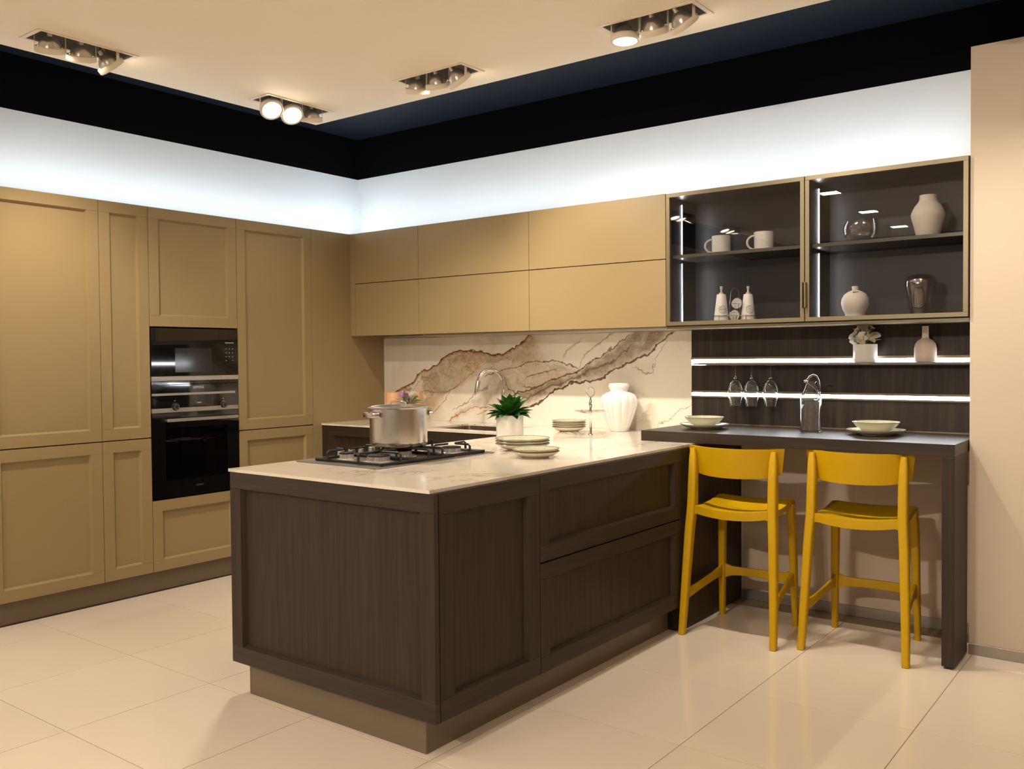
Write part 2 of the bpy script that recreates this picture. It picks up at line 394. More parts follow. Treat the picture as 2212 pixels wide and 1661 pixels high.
# ------------------------------------------------------------------ the setting
fl = box('floor', m_grout, None, WLX, 8.0, -9.0, 0.0, -.06, -.0012, 0); tag(fl, kind='structure')
TX, TY = 0.6225, 0.607
bm = bmesh.new(); bbox(bm, -TX / 2 + .0016, TX / 2 - .0016, -TY / 2 + .0016, TY / 2 - .0016, -.010, 0, .0006)
tile0 = obj('tile', bm, m_tile, fl); first = True; used_tiles = 0
for i in range(-6, 5):
    for j in range(-1, 14):
        cx, cy = 3.40 + TX * (i + .5), -.755 - TY * (j + .5) + TY
        if cx < WLX + .0 or cx > 6.3 or cy > 0 or cy < -7.6: continue
        t = tile0 if first else tile0.copy()
        if not first: C.objects.link(t)
        first = False; t.parent = fl; t.location = Vector((cx, cy, 0)) - fl.location
tag(box('wall_back', m_white, None, WLX - .15, 8.15, 0, .15, 0, ZW, 0), kind='structure')
tag(box('wall_left', m_white, None, WLX - .15, WLX, -9, 0, 0, ZW, 0), kind='structure')
tag(box('trim_1', m_black, None, WLX - .15, 8.15, -.004, .15, ZW, ZBC, 0), kind='structure')
tag(box('trim_2', m_black, None, WLX - .15, WLX + .004, -9, 0, ZW, ZBC, 0), kind='structure')
tag(box('wall_right', m_beige, None, WWX, 8.0, WWY, 0, 0, WWZ, 0), kind='structure')
tag(box('wall_side', m_beige, None, 8.0, 8.15, -9, 0, 0, ZBC, 0), kind='structure')
tag(box('wall_front', m_white, None, WLX - .15, 8.15, -9.15, -8.2, 0, ZW, 0), kind='structure')
tag(box('trim_3', m_black, None, WLX - .15, 8.15, -9.15, -8.196, ZW, ZBC, 0), kind='structure')
tag(box('wall_bar', m_beige, None, 2.80, WWX, -.006, 0, 0, .93, 0), kind='structure')
tag(box('baseboard_bar', m_alu, None, 2.80, 3.955, -.016, -.006, 0, .055, .001), kind='structure')
tag(box('baseboard_right', m_alu, None, WWX, 8.0, WWY - .010, WWY, 0, .050, .001), kind='structure')
tag(box('ceiling_dark', m_navy, None, WLX - .15, 8.15, -9.15, .15, ZBC, ZBC + .05, 0), kind='structure')

FIX = [(.725, -2.65, 'Y'), (.705, -1.42, 'Y'), (1.715, -1.305, 'X'), (2.955, -1.305, 'X'), (.62, -4.25, 'Y'), (.62, -5.45, 'Y'), (4.195, -1.305, 'X'), (3.30, -6.20, 'X')]
DOWN = [(2.18, -4.05), (2.14, -5.37), (2.10, -6.70), (4.6, -2.9), (5.9, -4.4), (4.6, -6.7)]  # first three are mirrored in the glass; last three are unseen, added for even light
FL, FW = .215, .073         # half size of the opening
DH = .085
xs = {.475, 8.0}; ys = {-7.5, -1.045}
holes = []
for x, y, ax in FIX:
    hx, hy = (FL, FW) if ax == 'X' else (FW, FL); holes.append((x - hx, x + hx, y - hy, y + hy))
for x, y in DOWN: holes.append((x - DH, x + DH, y - DH, y + DH))
for h in holes: xs |= {h[0], h[1]}; ys |= {h[2], h[3]}
inside = lambda x, y: not any(h[0] < x < h[1] and h[2] < y < h[3] for h in holes)
cp = slab_grid('ceiling', sorted(xs), sorted(ys), ZCP, ZCP + .04, inside, m_ceil, (4.0, -5.0, ZCP)); tag(cp, kind='structure')

# ------------------------------------------------------------------ recessed lamp fixtures
def fixture(x, y, ax, aims, lit, label, shine):
    t = thing('recessed_spotlight', (x, y, ZCP), label, 'ceiling light', 'recessed three-lamp ceiling spots')
    rot = 0 if ax == 'X' else PI / 2
    def loc(a, b, c): return (a, b, c) if ax == 'X' else (-b, a, c)
    ol, ow, tz = FL + .02, FW + .017, .004
    bm = bmesh.new()
    for a0, a1, b0, b1 in ((-ol, ol, -ow, -FW), (-ol, ol, FW, ow), (-ol, -FL, -FW, FW), (FL, ol, -FW, FW)):
        p, q = loc(a0, b0, 0), loc(a1, b1, 0); bbox(bm, min(p[0], q[0]), max(p[0], q[0]), min(p[1], q[1]), max(p[1], q[1]), -tz, -.0002)
    obj('trim_frame', bm, m_lampw, t)
    bm = bmesh.new(); h = .15; th = .0015
    for a0, a1, b0, b1, c0, c1 in ((-FL, FL, -FW, -FW + th, 0, h), (-FL, FL, FW - th, FW, 0, h), (-FL, -FL + th, -FW, FW, 0, h), (FL - th, FL, -FW, FW, 0, h), (-FL, FL, -FW, FW, h, h + th)):
        p, q = loc(a0, b0, 0), loc(a1, b1, 0); bbox(bm, min(p[0], q[0]), max(p[0], q[0]), min(p[1], q[1]), max(p[1], q[1]), c0, c1)
    obj('housing', bm, m_lampin, t)
    for k in range(3):
        a = (-.142, 0, .142)[k] ; d = Vector(aims[k]).normalized(); base = Vector(loc(a, 0, -.050))
        q = Vector((0, 0, -1)).rotation_difference(d)
        hd = lathe('lamp_head', [(.050, .012), (.062, .012), (.0645, .009), (.0645, -.011), (.062, -.014), (.053, -.014), (.050, -.010), (.050, .012)], m_lampw, t, 36)
        hd.location = base; hd.rotation_mode = 'QUATERNION'; hd.rotation_quaternion = q
        lathe('reflector', [(.049, .010), (.046, .024), (.036, .042), (.022, .054), (.013, .058), (.012, .078), (0, .078)], m_refl, hd, 32)
        lathe('lamp_lens', [(.050, -.006), (.030, -.009), (0, -.010)], m_lens if lit[k] else m_lampin, hd, 32)
        tube('cable', [(.004, 0, .078), (.012, .006, .095), (.03, .01, .10)], .002, m_black2, hd, 6)
        oth = Vector((d.x, d.y, 0)).normalized(); side = Vector((-oth.y, oth.x, 0))      # arms sit on the tilt axis
        for s in (-1, 1):
            bm = bmesh.new(); p0 = base + side * (.062 * s) + Vector((0, 0, .0)); p1 = Vector((p0.x, p0.y, .13))
            loft_bm(bm, [[p + side * (.0012 * u) + oth * (.007 * v) for u, v in ((-1, -1), (1, -1), (1, 1), (-1, 1))] for p in (p0 - Vector((0, 0, .004)), p1)])
            obj('bracket', bm, m_lampw, t)
        if shine[k] > 0:
            ld = bpy.data.lights.new('lamp_beam', 'SPOT'); ld.energy = SPOT_W * shine[k]; ld.color = WARM; ld.spot_size = math.radians(84); ld.spot_blend = 1.0; ld.shadow_soft_size = .022
            lo = bpy.data.objects.new('lamp_beam', ld); C.objects.link(lo); lo.parent = hd; lo.location = (0, 0, -.022)
    return t
aw = (-.36, .19, -.90)
fixture(*FIX[0], [aw, aw, (-.005, .68, -.72)], [1, 1, 1], 'recessed spot with three lamps above the left tall cupboards, top left', [.75, .75, .7])
fixture(*FIX[1], [(.61, -.23, -.75), (.61, -.23, -.75), (-.255, .21, -.94)], [1, 1, 1], 'recessed spot with two glowing lamps at the ceiling corner', [1.0, 1.0, .25])
fixture(*FIX[2], [(-.25, .28, -.92), (-.13, .38, -.90), (.197, .605, -.72)], [1, 1, 1], 'recessed spot with tilted lamps at the ceiling centre above the wall cupboards', [.95, .7, 1.3])
fixture(*FIX[3], [(.02, -.02, -1), (-.067, .44, -.9), (.26, .57, -.72)], [1, 1, 1], 'recessed spot above the glass cupboards, one lamp glowing downwards, top right', [1.0, .8, .9])
fixture(*FIX[4], [aw, (.3, 0, -.95), (.3, .1, -.95)], [1, 1, 1], 'recessed spot seen only mirrored above the left mug', [.8, .8, .8])
fixture(*FIX[5], [(0, 0, -1), (.3, 0, -.95), (.3, .1, -.95)], [1, 1, 1], 'recessed spot seen only mirrored between the two mugs', [.8, .8, .8])
fixture(*FIX[6], [(.1, .5, -.85), (.3, .5, -.8), (.5, .45, -.75)], [1, 1, 1], 'recessed spot above the right end of the bar, beyond the top of the picture', [.45, .3, .25])
fixture(*FIX[7], [(-.25, .90, -.36), (.02, .93, -.34), (.16, .92, -.34)], [1, 1, 1], 'recessed spot behind the viewer, aimed at the bar stools', [.9, 1.5, 1.4])
for i, (x, y) in enumerate(DOWN):
    t = thing('square_downlight', (x, y, ZCP), ['square lit downlight mirrored beside the upright cabinet light', 'square lit downlight mirrored above the glass bowl', 'square lit downlight mirrored right of the glass bowl', 'unseen square downlight added over the bar stools for even light', 'unseen square downlight added on the right for even light', 'unseen square downlight added far behind the viewer for even light'][i], 'ceiling light', 'square downlights')
    boxes('trim_frame', m_lampw, t, [(x - DH - .012, x + DH + .012, y - DH - .012, y - DH, ZCP - .003, ZCP - .0002), (x - DH - .012, x + DH + .012, y + DH, y + DH + .012, ZCP - .003, ZCP - .0002), (x - DH - .012, x - DH, y - DH, y + DH, ZCP - .003, ZCP - .0002), (x + DH, x + DH + .012, y - DH, y + DH, ZCP - .003, ZCP - .0002)], 0)
    box('diffuser', m_down, t, x - DH + .001, x + DH - .001, y - DH + .001, y + DH - .001, ZCP + .002, ZCP + .02, 0)

# ------------------------------------------------------------------ shaker fronts
def shaker(name, parent, m, plane, a0, a1, z0, z1, front, wf=.072, T=.022, rec=.017, ch=.009, mv=None, mh=None):
    """front with two rails and two stiles around a recessed panel. plane '+X': a is Y; '-Y': a is X"""
    d0 = wl(parent); mv = mv or m; mh = mh or m
    def P(a, z, d):
        q = Vector((front - T + d, a, z)) if plane == '+X' else Vector((a, front + T - d, z))
        return q - d0
    def bx(bm, A0, A1, Z0, Z1, D0, D1, bev=.0009):
        p, q = P(A0, Z0, D0), P(A1, Z1, D1)
        bbox(bm, min(p.x, q.x), max(p.x, q.x), min(p.y, q.y), max(p.y, q.y), min(p.z, q.z), max(p.z, q.z), bev)
    w0 = wf - ch; R = T - rec
    bm = bmesh.new(); bx(bm, a0 + w0 - .004, a1 - w0 + .004, z0 + w0 - .004, z1 - w0 + .004, 0, R, 0)
    door = obj(name, bm, m, parent)
    def strip(bm, pts):
        vs = [bm.verts.new(P(*p)) for p in pts]; bm.faces.new(vs)
    for zz, s in ((z0, 1), (z1, -1)):
        bm = bmesh.new(); bx(bm, a0, a1, min(zz, zz + s * w0), max(zz, zz + s * w0), 0, T)
        strip(bm, [(a0 + w0, zz + s * w0, T - .0005), (a1 - w0, zz + s * w0, T - .0005), (a1 - wf, zz + s * wf, R), (a0 + wf, zz + s * wf, R)])
        obj('rail', bm, mh, door)
    for aa, s in ((a0, 1), (a1, -1)):
        bm = bmesh.new(); bx(bm, min(aa, aa + s * w0), max(aa, aa + s * w0), z0 + w0 + .0003, z1 - w0 - .0003, 0, T)
        strip(bm, [(aa + s * w0, z0 + w0, T - .0005), (aa + s * w0, z1 - w0, T - .0005), (aa + s * wf, z1 - wf, R), (aa + s * wf, z0 + wf, R)])
        obj('stile', bm, mv, door)
    return door
G = .0016
# ------------------------------------------------------------------ tall cupboards on the left
def tall(y0, y1, label, doors):
    t = thing('tall_cupboard', (-.13, (y0 + y1) / 2, 0), label, 'cupboard', 'tan tall cupboards')
    box('body', m_gap, t, WLX + .004, -.0225, y0 + .001, y1 - .001, ZB, ZT - .001, 0)
    for z0, z1 in doors: shaker('door', t, m_tan, '+X', y0 + G, y1 - G, z0, z1, 0.0)
    return t
ZG = .003
tall(-2.79, -2.1903, 'wide tan tall cupboard at the far left, in two doors', [(ZB, ZM - ZG), (ZM + ZG, ZT)])
tall(-2.1903, -1.8952, 'narrow tan tall cupboard between the wide one and the ovens', [(ZB, ZM - ZG), (ZM + ZG, ZT)])
tall(-1.2952, -.6927, 'tan tall cupboard right of the ovens, in two doors', [(ZB, ZM - ZG), (ZM + ZG, ZT)])
t = thing('oven_housing', (-.13, -1.5952, 0), 'tan tall oven housing with a lift-up top door and bottom drawer', 'cupboard', 'tan tall cupboards')
ya, yb = -1.8952, -1.2952; ZO0, ZO1 = .549, 1.549
boxes('body', m_gap, t, [(WLX + .004, -.0225, ya + .001, ya + .0025, ZB, ZT - .001), (WLX + .004, -.0225, yb - .0025, yb - .001, ZB, ZT - .001), (WLX + .004, WLX + .012, ya + .002, yb - .002, ZB, ZT - .001), (WLX + .01, -.0225, ya + .002, yb - .002, ZO1 + .004, ZT - .001), (WLX + .01, -.0225, ya + .002, yb - .002, ZB, ZO0 - .006)], 0)
shaker('door', t, m_tan, '+X', ya + G, yb - G, ZO1 + .006, ZT, 0.0)
shaker('drawer', t, m_tan, '+X', ya + G, yb - G, ZB, ZO0 - .010, 0.0)
# filler panel to the back wall and plinth
tag(box('corner_cladding', m_tan, None, WLX + .004, 0.0, -.6927 + .001, -.001, ZB * 0, ZT, .001), 'plain tan side panel filling the corner beside the backsplash', 'panel')
tag(box('plinth', m_tand, None, WLX + .01, -.036, -2.79, -.6935, 0.0, ZB - .001, .001), 'bronze plinth under the tan tall cupboards', 'plinth')
tag(box('plinth_seal', m_gapd, None, -.0358, -.031, -2.79, -.6935, 0.0, .006, .001), 'thin dark sealing strip along the floor under the tall cupboards', 'seal')

# microwave
yc = (ya + yb) / 2; e = .0035
t = thing('microwave_oven', (-.11, yc, 1.214), 'black glass built-in microwave with steel strip above the oven', 'microwave')
box('body', m_black2, t, -.235, -.012, ya + e + .004, yb - e - .004, 1.214, ZO1 - .003, .001)
fr = box('front_glass', m_bglass, t, -.0115, .004, ya + e, yb - e, 1.2645, ZO1 - .003, .0012)
dy = lambda u: ya + e + u * (yb - ya - 2 * e)
box('window', mat('microwave_window', (.016, .015, .012), .10, 0, .5), fr, .0041, .0045, dy(.26), dy(.68), 1.285, 1.43, 0)
bars = boxes('control_keys', m_print, fr, [(.0041, .0046, dy(.855 + .04 * i) - .004, dy(.855 + .04 * i) + .004, 1.424 - .024 * j, 1.4265 - .024 * j) for i in range(3) for j in range(4) if not (j == 3 and i == 1)], 0)
box('display', m_print, fr, .0041, .0045, dy(.845), dy(.95), 1.461, 1.465, 0)
box('handle_strip', m_alu, t, -.008, .007, ya + e, dy(.79) - .001, 1.236, 1.263, .0012)
box('door_button', m_alu, t, -.008, .007, dy(.79) + .001, yb - e, 1.236, 1.263, .0012)
box('lower_glass', m_bglass, t, -.0115, .003, ya + e, yb - e, 1.2145, 1.2355, .001)
# oven
t = thing('built_in_oven', (-.11, yc, ZO0), 'black built-in oven with two round dials and a steel bar handle', 'oven')
boxes('body', m_black2, t, [(-.235, -.02, ya + e + .004, ya + e + .02, ZO0 + .004, 1.21), (-.235, -.02, yb - e - .02, yb - e - .004, ZO0 + .004, 1.21), (-.235, -.225, ya + e + .004, yb - e - .004, ZO0 + .004, 1.21), (-.235, -.02, ya + e + .004, yb - e - .004, 1.04, 1.21), (-.235, -.02, ya + e + .004, yb - e - .004, ZO0 + .004, ZO0 + .09)], 0)
pn = box('control_panel', m_bglass, t, -.018, .003, ya + e, yb - e, 1.0755, 1.213, .0012)
text('maker_lettering', 'SIEMENS', .021, m_print, pn, Vector((.0034, dy(.52), 1.187)) - t.location, (PI / 2, 0, PI / 2))
box('trim_strip', m_alu, pn, .0031, .006, ya + e, dy(.96), 1.150, 1.1635, .001)
box('display', m_print, pn, .0031, .0035, dy(.50), dy(.55), 1.100, 1.104, 0)
box('steel_strip', m_alu, t, -.018, .004, ya + e, yb - e, 1.050, 1.0752, .001)
for u in (.25, .81):
    k = lathe('dial', [(.021, 0), (.021, .016), (.0185, .021), (0, .021)], m_black2, t, 32)
    k.rotation_euler = (0, PI / 2, 0); k.location = Vector((.003, dy(u), 1.082)) - t.location
    lathe('dial_ring', [(.0235, 0), (.0235, .006), (.021, .006), (.021, 0), (.0235, 0)], m_chrome, k, 32)
    bm = bmesh.new()
    for i in range(9):
        a = 2 * PI * i / 9; tube_bm(bm, [(.0145 * math.cos(a), .0145 * math.sin(a), .0185), (.0145 * math.cos(a), .0145 * math.sin(a), .0215)], .0018, 6)
    obj('dial_marks', bm, m_print, k)
    box('dial_symbol', m_print, pn, .0031, .0034, dy(u) - .005, dy(u) + .005, 1.118, 1.120, 0)
dz0, dz1 = ZO0, 1.048
dr = boxes('door', m_bglass, t, [(-.018, .003, ya + e, yb - e, dz1 - .09, dz1), (-.018, .003, ya + e, yb - e, dz0, dz0 + .10), (-.018, .003, ya + e, ya + e + .085, dz0 + .10, dz1 - .09), (-.018, .003, yb - e - .085, yb - e, dz0 + .10, dz1 - .09)], 0)
box('window', m_ovenp, dr, -.006, .003, ya + e + .085, yb - e - .085, dz0 + .10, dz1 - .09, 0)
text('maker_lettering', 'SIEMENS', .014, mat('faint_print', (.08, .08, .08), .4), dr, Vector((.0034, dy(.52), dz0 + .05)) - t.location, (PI / 2, 0, PI / 2))
bm = bmesh.new(); d0 = t.location; zr = .875
for x in (-.06, -.12, -.18):
    tube_bm(bm, [Vector(p) - d0 for p in ((x, ya + .03, zr), (x, ya + .19, zr), (x, ya + .21, zr - .012), (x, ya + .23, zr), (x, yb - .23, zr), (x, yb - .21, zr - .012), (x, yb - .19, zr), (x, yb - .03, zr))], .0022, 6)
for y in (ya + .04, yc, yb - .04): tube_bm(bm, [Vector((-.05, y, zr)) - d0, Vector((-.2, y, zr)) - d0], .0022, 6)
obj('wire_rack', bm, m_chrome, t)
hb = box('handle', m_alu, t, .030, .042, dy(.13), dy(.955), .996, 1.014, .003)
for u in (.15, .935): box('handle_post', m_alu, hb, .003, .030, dy(u) - .008, dy(u) + .008, .999, 1.011, .001)

# ------------------------------------------------------------------ wall cupboards
tag(box('filler_strip', m_tan, None, 0.001, .0486 - .001, YU, -.002, ZUB, ZT, .001), 'slim tan filler strip in the corner left of the wall cupboards', 'panel')
XS = [.0486, .66, 1.5759, 2.5015, 3.2662, 4.0055]
for i, lab in enumerate(('small tan wall cupboard nearest the corner, two lift doors', 'middle tan wall cupboard above the tap, two lift doors', 'tan wall cupboard next to the glass ones, two lift doors')):
    a, b = XS[i], XS[i + 1]
    t = thing('wall_cupboard', ((a + b) / 2, -.17, ZUB), lab, 'cupboard', 'tan wall cupboards')
    box('body', m_gap, t, a + .001, b - .001, YU + .0205, -.002, ZUB + .001, ZT - .001, 0)
    for z0, z1 in ((ZUB, ZUM - .0022), (ZUM + .0022, ZT)): box('door', m_tan, t, a + .0014, b - .0014, YU, YU + .020, z0, z1, .0012)
tag(box('cooker_hood', m_alu, None, .66, 2.488, -.30, -.02, ZUB - .014, ZUB - .0005, .001), 'flat grey metal extractor strip under the tan wall cupboards', 'extractor')
ITEMS = []
for i, lab in enumerate(('smoked glass cupboard with mugs, left of the two', 'smoked glass cupboard with vases, right of the two')):
    a, b = XS[3 + i], XS[4 + i]
    t = thing('glass_cupboard', ((a + b) / 2, -.17, ZUB), lab, 'cupboard', 'smoked glass wall cupboards')
    th = .018
    bd = boxes('body', m_cab, t, [(a + .001, a + th, YU + .022, -.002, ZUB, ZT), (b - th, b - .001, YU + .022, -.002, ZUB, ZT), (a + th, b - th, YU + .022, -.002, ZUB, ZUB + th), (a + th, b - th, YU + .022, -.002, ZT - th, ZT), (a + th, b - th, -.010, -.002, ZUB + th, ZT - th)], 0)
    box('shelf', m_shelf, t, a + th + .004, b - th - .004, YU + .035, -.012, 1.890, 1.908, .001)
    for z0, z1 in ((ZUB + .03, 1.872), (1.925, ZT - .045)): box('led_strip', m_ledcab, t, a + th, a + th + .0015, -.1808, -.1782, z0, z1, 0)
    fw = .021
    d = box('door', m_tint, t, a + fw - .003, b - fw + .003, YU + .008, YU + .012, ZUB + .006 + fw - .003, ZT - .004 - fw + .003, 0)
    for z0, z1 in ((ZUB + .004, ZUB + .004 + fw), (ZT - .003 - fw, ZT - .003)): box('rail', m_bronze, d, a + .002, b - .002, YU, YU + .020, z0, z1, .0008)
    for x0, x1 in ((a + .002, a + .002 + fw), (b - .002 - fw, b - .002)): box('stile', m_bronze, d, x0, x1, YU, YU + .020, ZUB + .004 + fw, ZT - .003 - fw, .0008)
    hx = b - .008 if i == 0 else a + .008
    box('handle', m_bronze, d, hx - .0035, hx + .0035, YU - .022, YU, 1.591, 1.717, .001)
tag(box('light_rail', m_bronze, None, 2.5015, 4.0055, YU + .02, -.02, ZUB - .014, ZUB - .0005, .001), 'bronze rail along the underside of the glass cupboards', 'rail')
# led strips on top of the cupboards
s = thing('led_strip', (-.19, -1.4, ZT), 'cool white light strip on top of the tall cupboards, washing the left wall', 'light strip', 'light strips on top of the cupboards')
box('profile', m_alu, s, -.125, -.075, -2.79, -.02, ZT, ZT + .006, 0); box('diffuser', m_ledtop, s, -.117, -.083, -2.78, -.03, ZT + .006, ZT + .010, 0)
s = thing('led_strip', (2.0, -.10, ZT), 'cool white light strip on top of the wall cupboards, washing the back wall', 'light strip', 'light strips on top of the cupboards')
box('profile', m_alu, s, -.07, 3.99, -.225, -.175, ZT, ZT + .006, 0); box('diffuser', m_ledtop, s, -.06, 3.98, -.217, -.183, ZT + .006, ZT + .010, 0)

# ------------------------------------------------------------------ backsplash, wood panel and led channels
bs = box('backsplash', m_marble, None, 0.001, 2.4935, -.012, -.0005, ZC + .0005, 1.5045, 0)
bs.data.transform(Matrix.Translation((2.4945 / 2, 0, 0))); bs.location.x = 0.0
tag(bs, 'cream marble backsplash with brown and rust veins', 'backsplash')
t = thing('shelf_panel', (3.25, -.006, ZBAR), 'dark wood wall panel behind the bar, in three boards', 'wall panel')
px0, px1 = 2.4955, 4.006
for z0, z1 in ((ZBAR + .006, 1.121), (1.160, 1.303), (1.350, 1.5045)): box('board', m_dwp, t, px0, px1, -.014, -.0005, z0, z1, .001)
box('edge_strip', m_bronze, t, px0, px1, -.018, -.0005, ZBAR + .0005, ZBAR + .006, 0)
for z0, z1, lab in ((1.121, 1.160, 'lower glowing light channel across the dark wood panel'), ):
    s = thing('led_channel', (3.25, -.006, z0), lab, 'light strip', 'light channels in the wood panel')
    box('upper_trim', m_bronze, s, px0, px1, -.020, -.0005, 1.1485, z1, 0); box('lower_trim', m_bronze, s, px0, px1, -.020, -.0005, z0, 1.1295, 0)
    box('diffuser', m_ledsh, s, px0 + .012, px1, -.013, -.0005, 1.130, 1.148, 0)
s = thing('glass_rack_shelf', (3.25, -.07, 1.303), 'upper glowing light channel with a slim shelf, flowers and bottle on it', 'shelf', 'light channels in the wood panel')
box('upper_trim', m_bronze, s, px0, px1, -.020, -.0005, 1.3375, 1.350, 0)
box('diffuser', m_ledsh, s, px0 + .012, px1, -.013, -.0005, 1.3185, 1.337, 0)
box('shelf_board', m_bronze, s, px0 + .072, px1, -.140, -.0005, 1.3145, 1.318, .0008)
box('hanger_back', m_bronze, s, px0 + .072, 3.15, -.140, -.135, 1.3095, 1.3143, 0)
for x in (2.60, 2.665, 2.735, 2.838, 2.938, 3.045): box('hanger_rail', m_alu, s, x - .008, x + .008, -.134, -.02, 1.3090, 1.3143, .001)

# ------------------------------------------------------------------ base cupboards along the back wall (sink run)
ZD = .898
for a, b, lab, nd in ((.06, .86, 'dark wood base cupboard beside the tan side panel', 1), (.86, 1.49, 'dark wood sink cupboard under the back worktop', 1), (1.49, 1.69, 'dark wood base cupboard in the corner behind the hob', 1)):
    t = thing('base_cupboard', ((a + b) / 2, -.31, 0), lab, 'cupboard', 'dark base cupboards along the back wall')
    if 'sink' in lab:
        boxes('body', m_gapd, t, [(a + .001, a + .018, -.597, -.015, ZB, .9025), (b - .018, b - .001, -.597, -.015, ZB, .9025), (a + .018, b - .018, -.597, -.015, ZB, ZB + .02), (a + .018, b - .018, -.597, -.580, ZB + .02, .9025)], 0)
    else: box('body', m_gapd, t, a + .001, b - .001, -.597, -.015, ZB, .9025, 0)
    shaker('door', t, m_dw, '-Y', a + G, b - G, ZB, ZD, -.62, mh=m_dwh)
tag(box('filler_strip', m_dw, None, .001, .059, -.616, -.015, ZB, .9025, .001), 'dark wood filler strip beside the tan side panel', 'panel')
tag(box('plinth', m_tand, None, .001, 1.70, -.565, -.55, 0, ZB - .001, .001), 'bronze plinth under the sink cupboards', 'plinth')

# ------------------------------------------------------------------ peninsula
t = thing('peninsula_cupboard', (2.25, -2.26, 0), 'dark wood peninsula cupboard with one shaker door, nearest corner', 'cupboard', 'dark peninsula cupboards')
box('body', m_gapd, t, XA + .004, XB - .0225, YP + .0225, -1.969, ZB, .9025, 0)
shaker('door', t, m_dw, '+X', YP + .0255, -1.9700, ZB, .9015, XB, wf=.082, rec=.019, ch=.009, mh=m_dwy)
t = thing('drawer_cupboard', (2.25, -1.375, 0), 'dark wood peninsula cupboard with two wide drawers', 'cupboard', 'dark peninsula cupboards')
box('body', m_gapd, t, XA + .004, XB - .0225, -1.968, -.782, ZB, .9025, 0)
shaker('drawer', t, m_dw, '+X', -1.9675, -.7825, .5605, .9015, XB, wf=.072, rec=.019, ch=.009, mh=m_dwy)
shaker('drawer', t, m_dw, '+X', -1.9675, -.7825, ZB, .5545, XB, wf=.072, rec=.019, ch=.009, mh=m_dwy)
t = thing('end_panel', (2.25, YP + .011, 0), 'dark wood shaker end panel of the peninsula facing the viewer', 'panel')
shaker('frame_panel', t, m_dw, '-Y', XA, XB, ZB, .9025, YP, wf=.076, rec=.019, ch=.009, mh=m_dwh)
tag(box('side_panel', m_dw, None, XA + .004, XB - .004, -.779, -.305, 0.0, .9025, .001), 'plain dark wood panel behind the left bar stool', 'panel')
tag(box('wall_post', m_dw, None, 2.45, 2.792, -.303, -.007, 0.0, .9025, .001), 'dark wood upright against the wall behind the left bar stool', 'panel')
t = thing('plinth', (2.25, -1.6, 0), 'bronze plinth under the dark peninsula', 'plinth')
box('front_board', m_tand, t, XA + .086, 2.737, -2.5475, -2.53, 0, ZB - .001, .001); box('side_board', m_tand, t, 2.7205, 2.737, -2.5295, -.782, 0, ZB - .001, .001)
box('corner_post', m_tand, t, XA + .086 - .012, XA + .0855, -2.5475, -2.53, 0, ZB - .001, .001)

# worktop with sink opening
SX0, SX1, SY0, SY1 = .905, 1.46, -.525, -.125
HX0, HX1, HY0, HY1 = 1.735, 2.235, -2.27, -1.52
xs = sorted({.001, SX0, SX1, XA - .002, XB - .014}); ys = sorted({YP - .006, -.622, SY0, SY1, -.0125})
wt = slab_grid('worktop', xs, ys, .903, ZC, lambda x, y: (x > XA - .002 or y > -.622) and not (SX0 < x < SX1 and SY0 < y < SY1), m_top, (1.4, -1.0, .903))
tag(wt, 'glossy cream marble worktop running along the wall and out over the peninsula', 'worktop')
t = thing('sink', ((SX0 + SX1) / 2, (SY0 + SY1) / 2, .73), 'undermounted steel sink bowl behind the green plant', 'sink')
bm = bmesh.new(); c = t.location
rings = [[(p[0], p[1], z - c.z) for p in rrect(SX1 - SX0 + gx, SY1 - SY0 + gx, .028, 4)] for gx, z in ((.03, .9025), (0, .9025), (-.004, .86), (-.01, .745), (-.05, .734))]
loft_bm(bm, rings, caps=False); bm.faces.new([v for v in bm.verts if abs(v.co.z - (.734 - c.z)) < 1e-5])
obj('bowl', bm, m_sink, t, True)
lathe('drain', [(.04, .0055), (.04, .008), (.03, .0085), (0, .006)], m_chrome, t, 24)
# tap
fx, fy = 1.165, -.075
t = thing('kitchen_tap', (fx, fy, ZC), 'chrome swan-neck tap behind the green plant', 'tap')
lathe('base', [(.027, 0), (.027, .006), (.021, .010), (.0185, .06), (.0145, .064), (0, .064)], m_chrome, t, 28)
pts = [(0, 0, .06), (0, 0, .27)]
dv = Vector((-.62, -.50, 0)).normalized()
for k in range(1, 13):
    a = PI * k / 12 * .94; r = .082; pts.append(tuple(dv * (r - r * math.cos(a)) + Vector((0, 0, .27 + r * math.sin(a) * 1.15))))
tube('spout', pts, .0125, m_chrome, t, 16)
e0 = Vector(pts[-1]); tube('spray_head', [e0 + Vector((0, 0, .004)), e0 + Vector((0, 0, -.004)) + dv * .001, e0 + Vector((0, 0, -.075)) + dv * .012], [.013, .0155, .0145], m_steel, t, 16)
tube('lever', [(.014, .0, .045), (.05, .02, .052), (.085, .034, .070)], [.006, .005, .004], m_chrome, t, 10)

# ------------------------------------------------------------------ bar counter
t = thing('bar_counter', ((BX0 + BX1) / 2, -.3, 0), 'dark wood bar counter with one panel leg, stools in front of it', 'counter')
box('bar_top', m_dwh, t, BX0, BX1, BY, -.0185, ZC + .0008, ZBAR, .0012)
box('leg_panel', m_dw, t, BX1 - .050, BX1, BY, -.335, .012, ZC + .0003, .0012)
boxes('leg_glide', m_black2, t, [(BX1 - .042, BX1 - .008, BY + .01, BY + .05, 0, .0118), (BX1 - .042, BX1 - .008, -.40, -.36, 0, .0118)], 0)

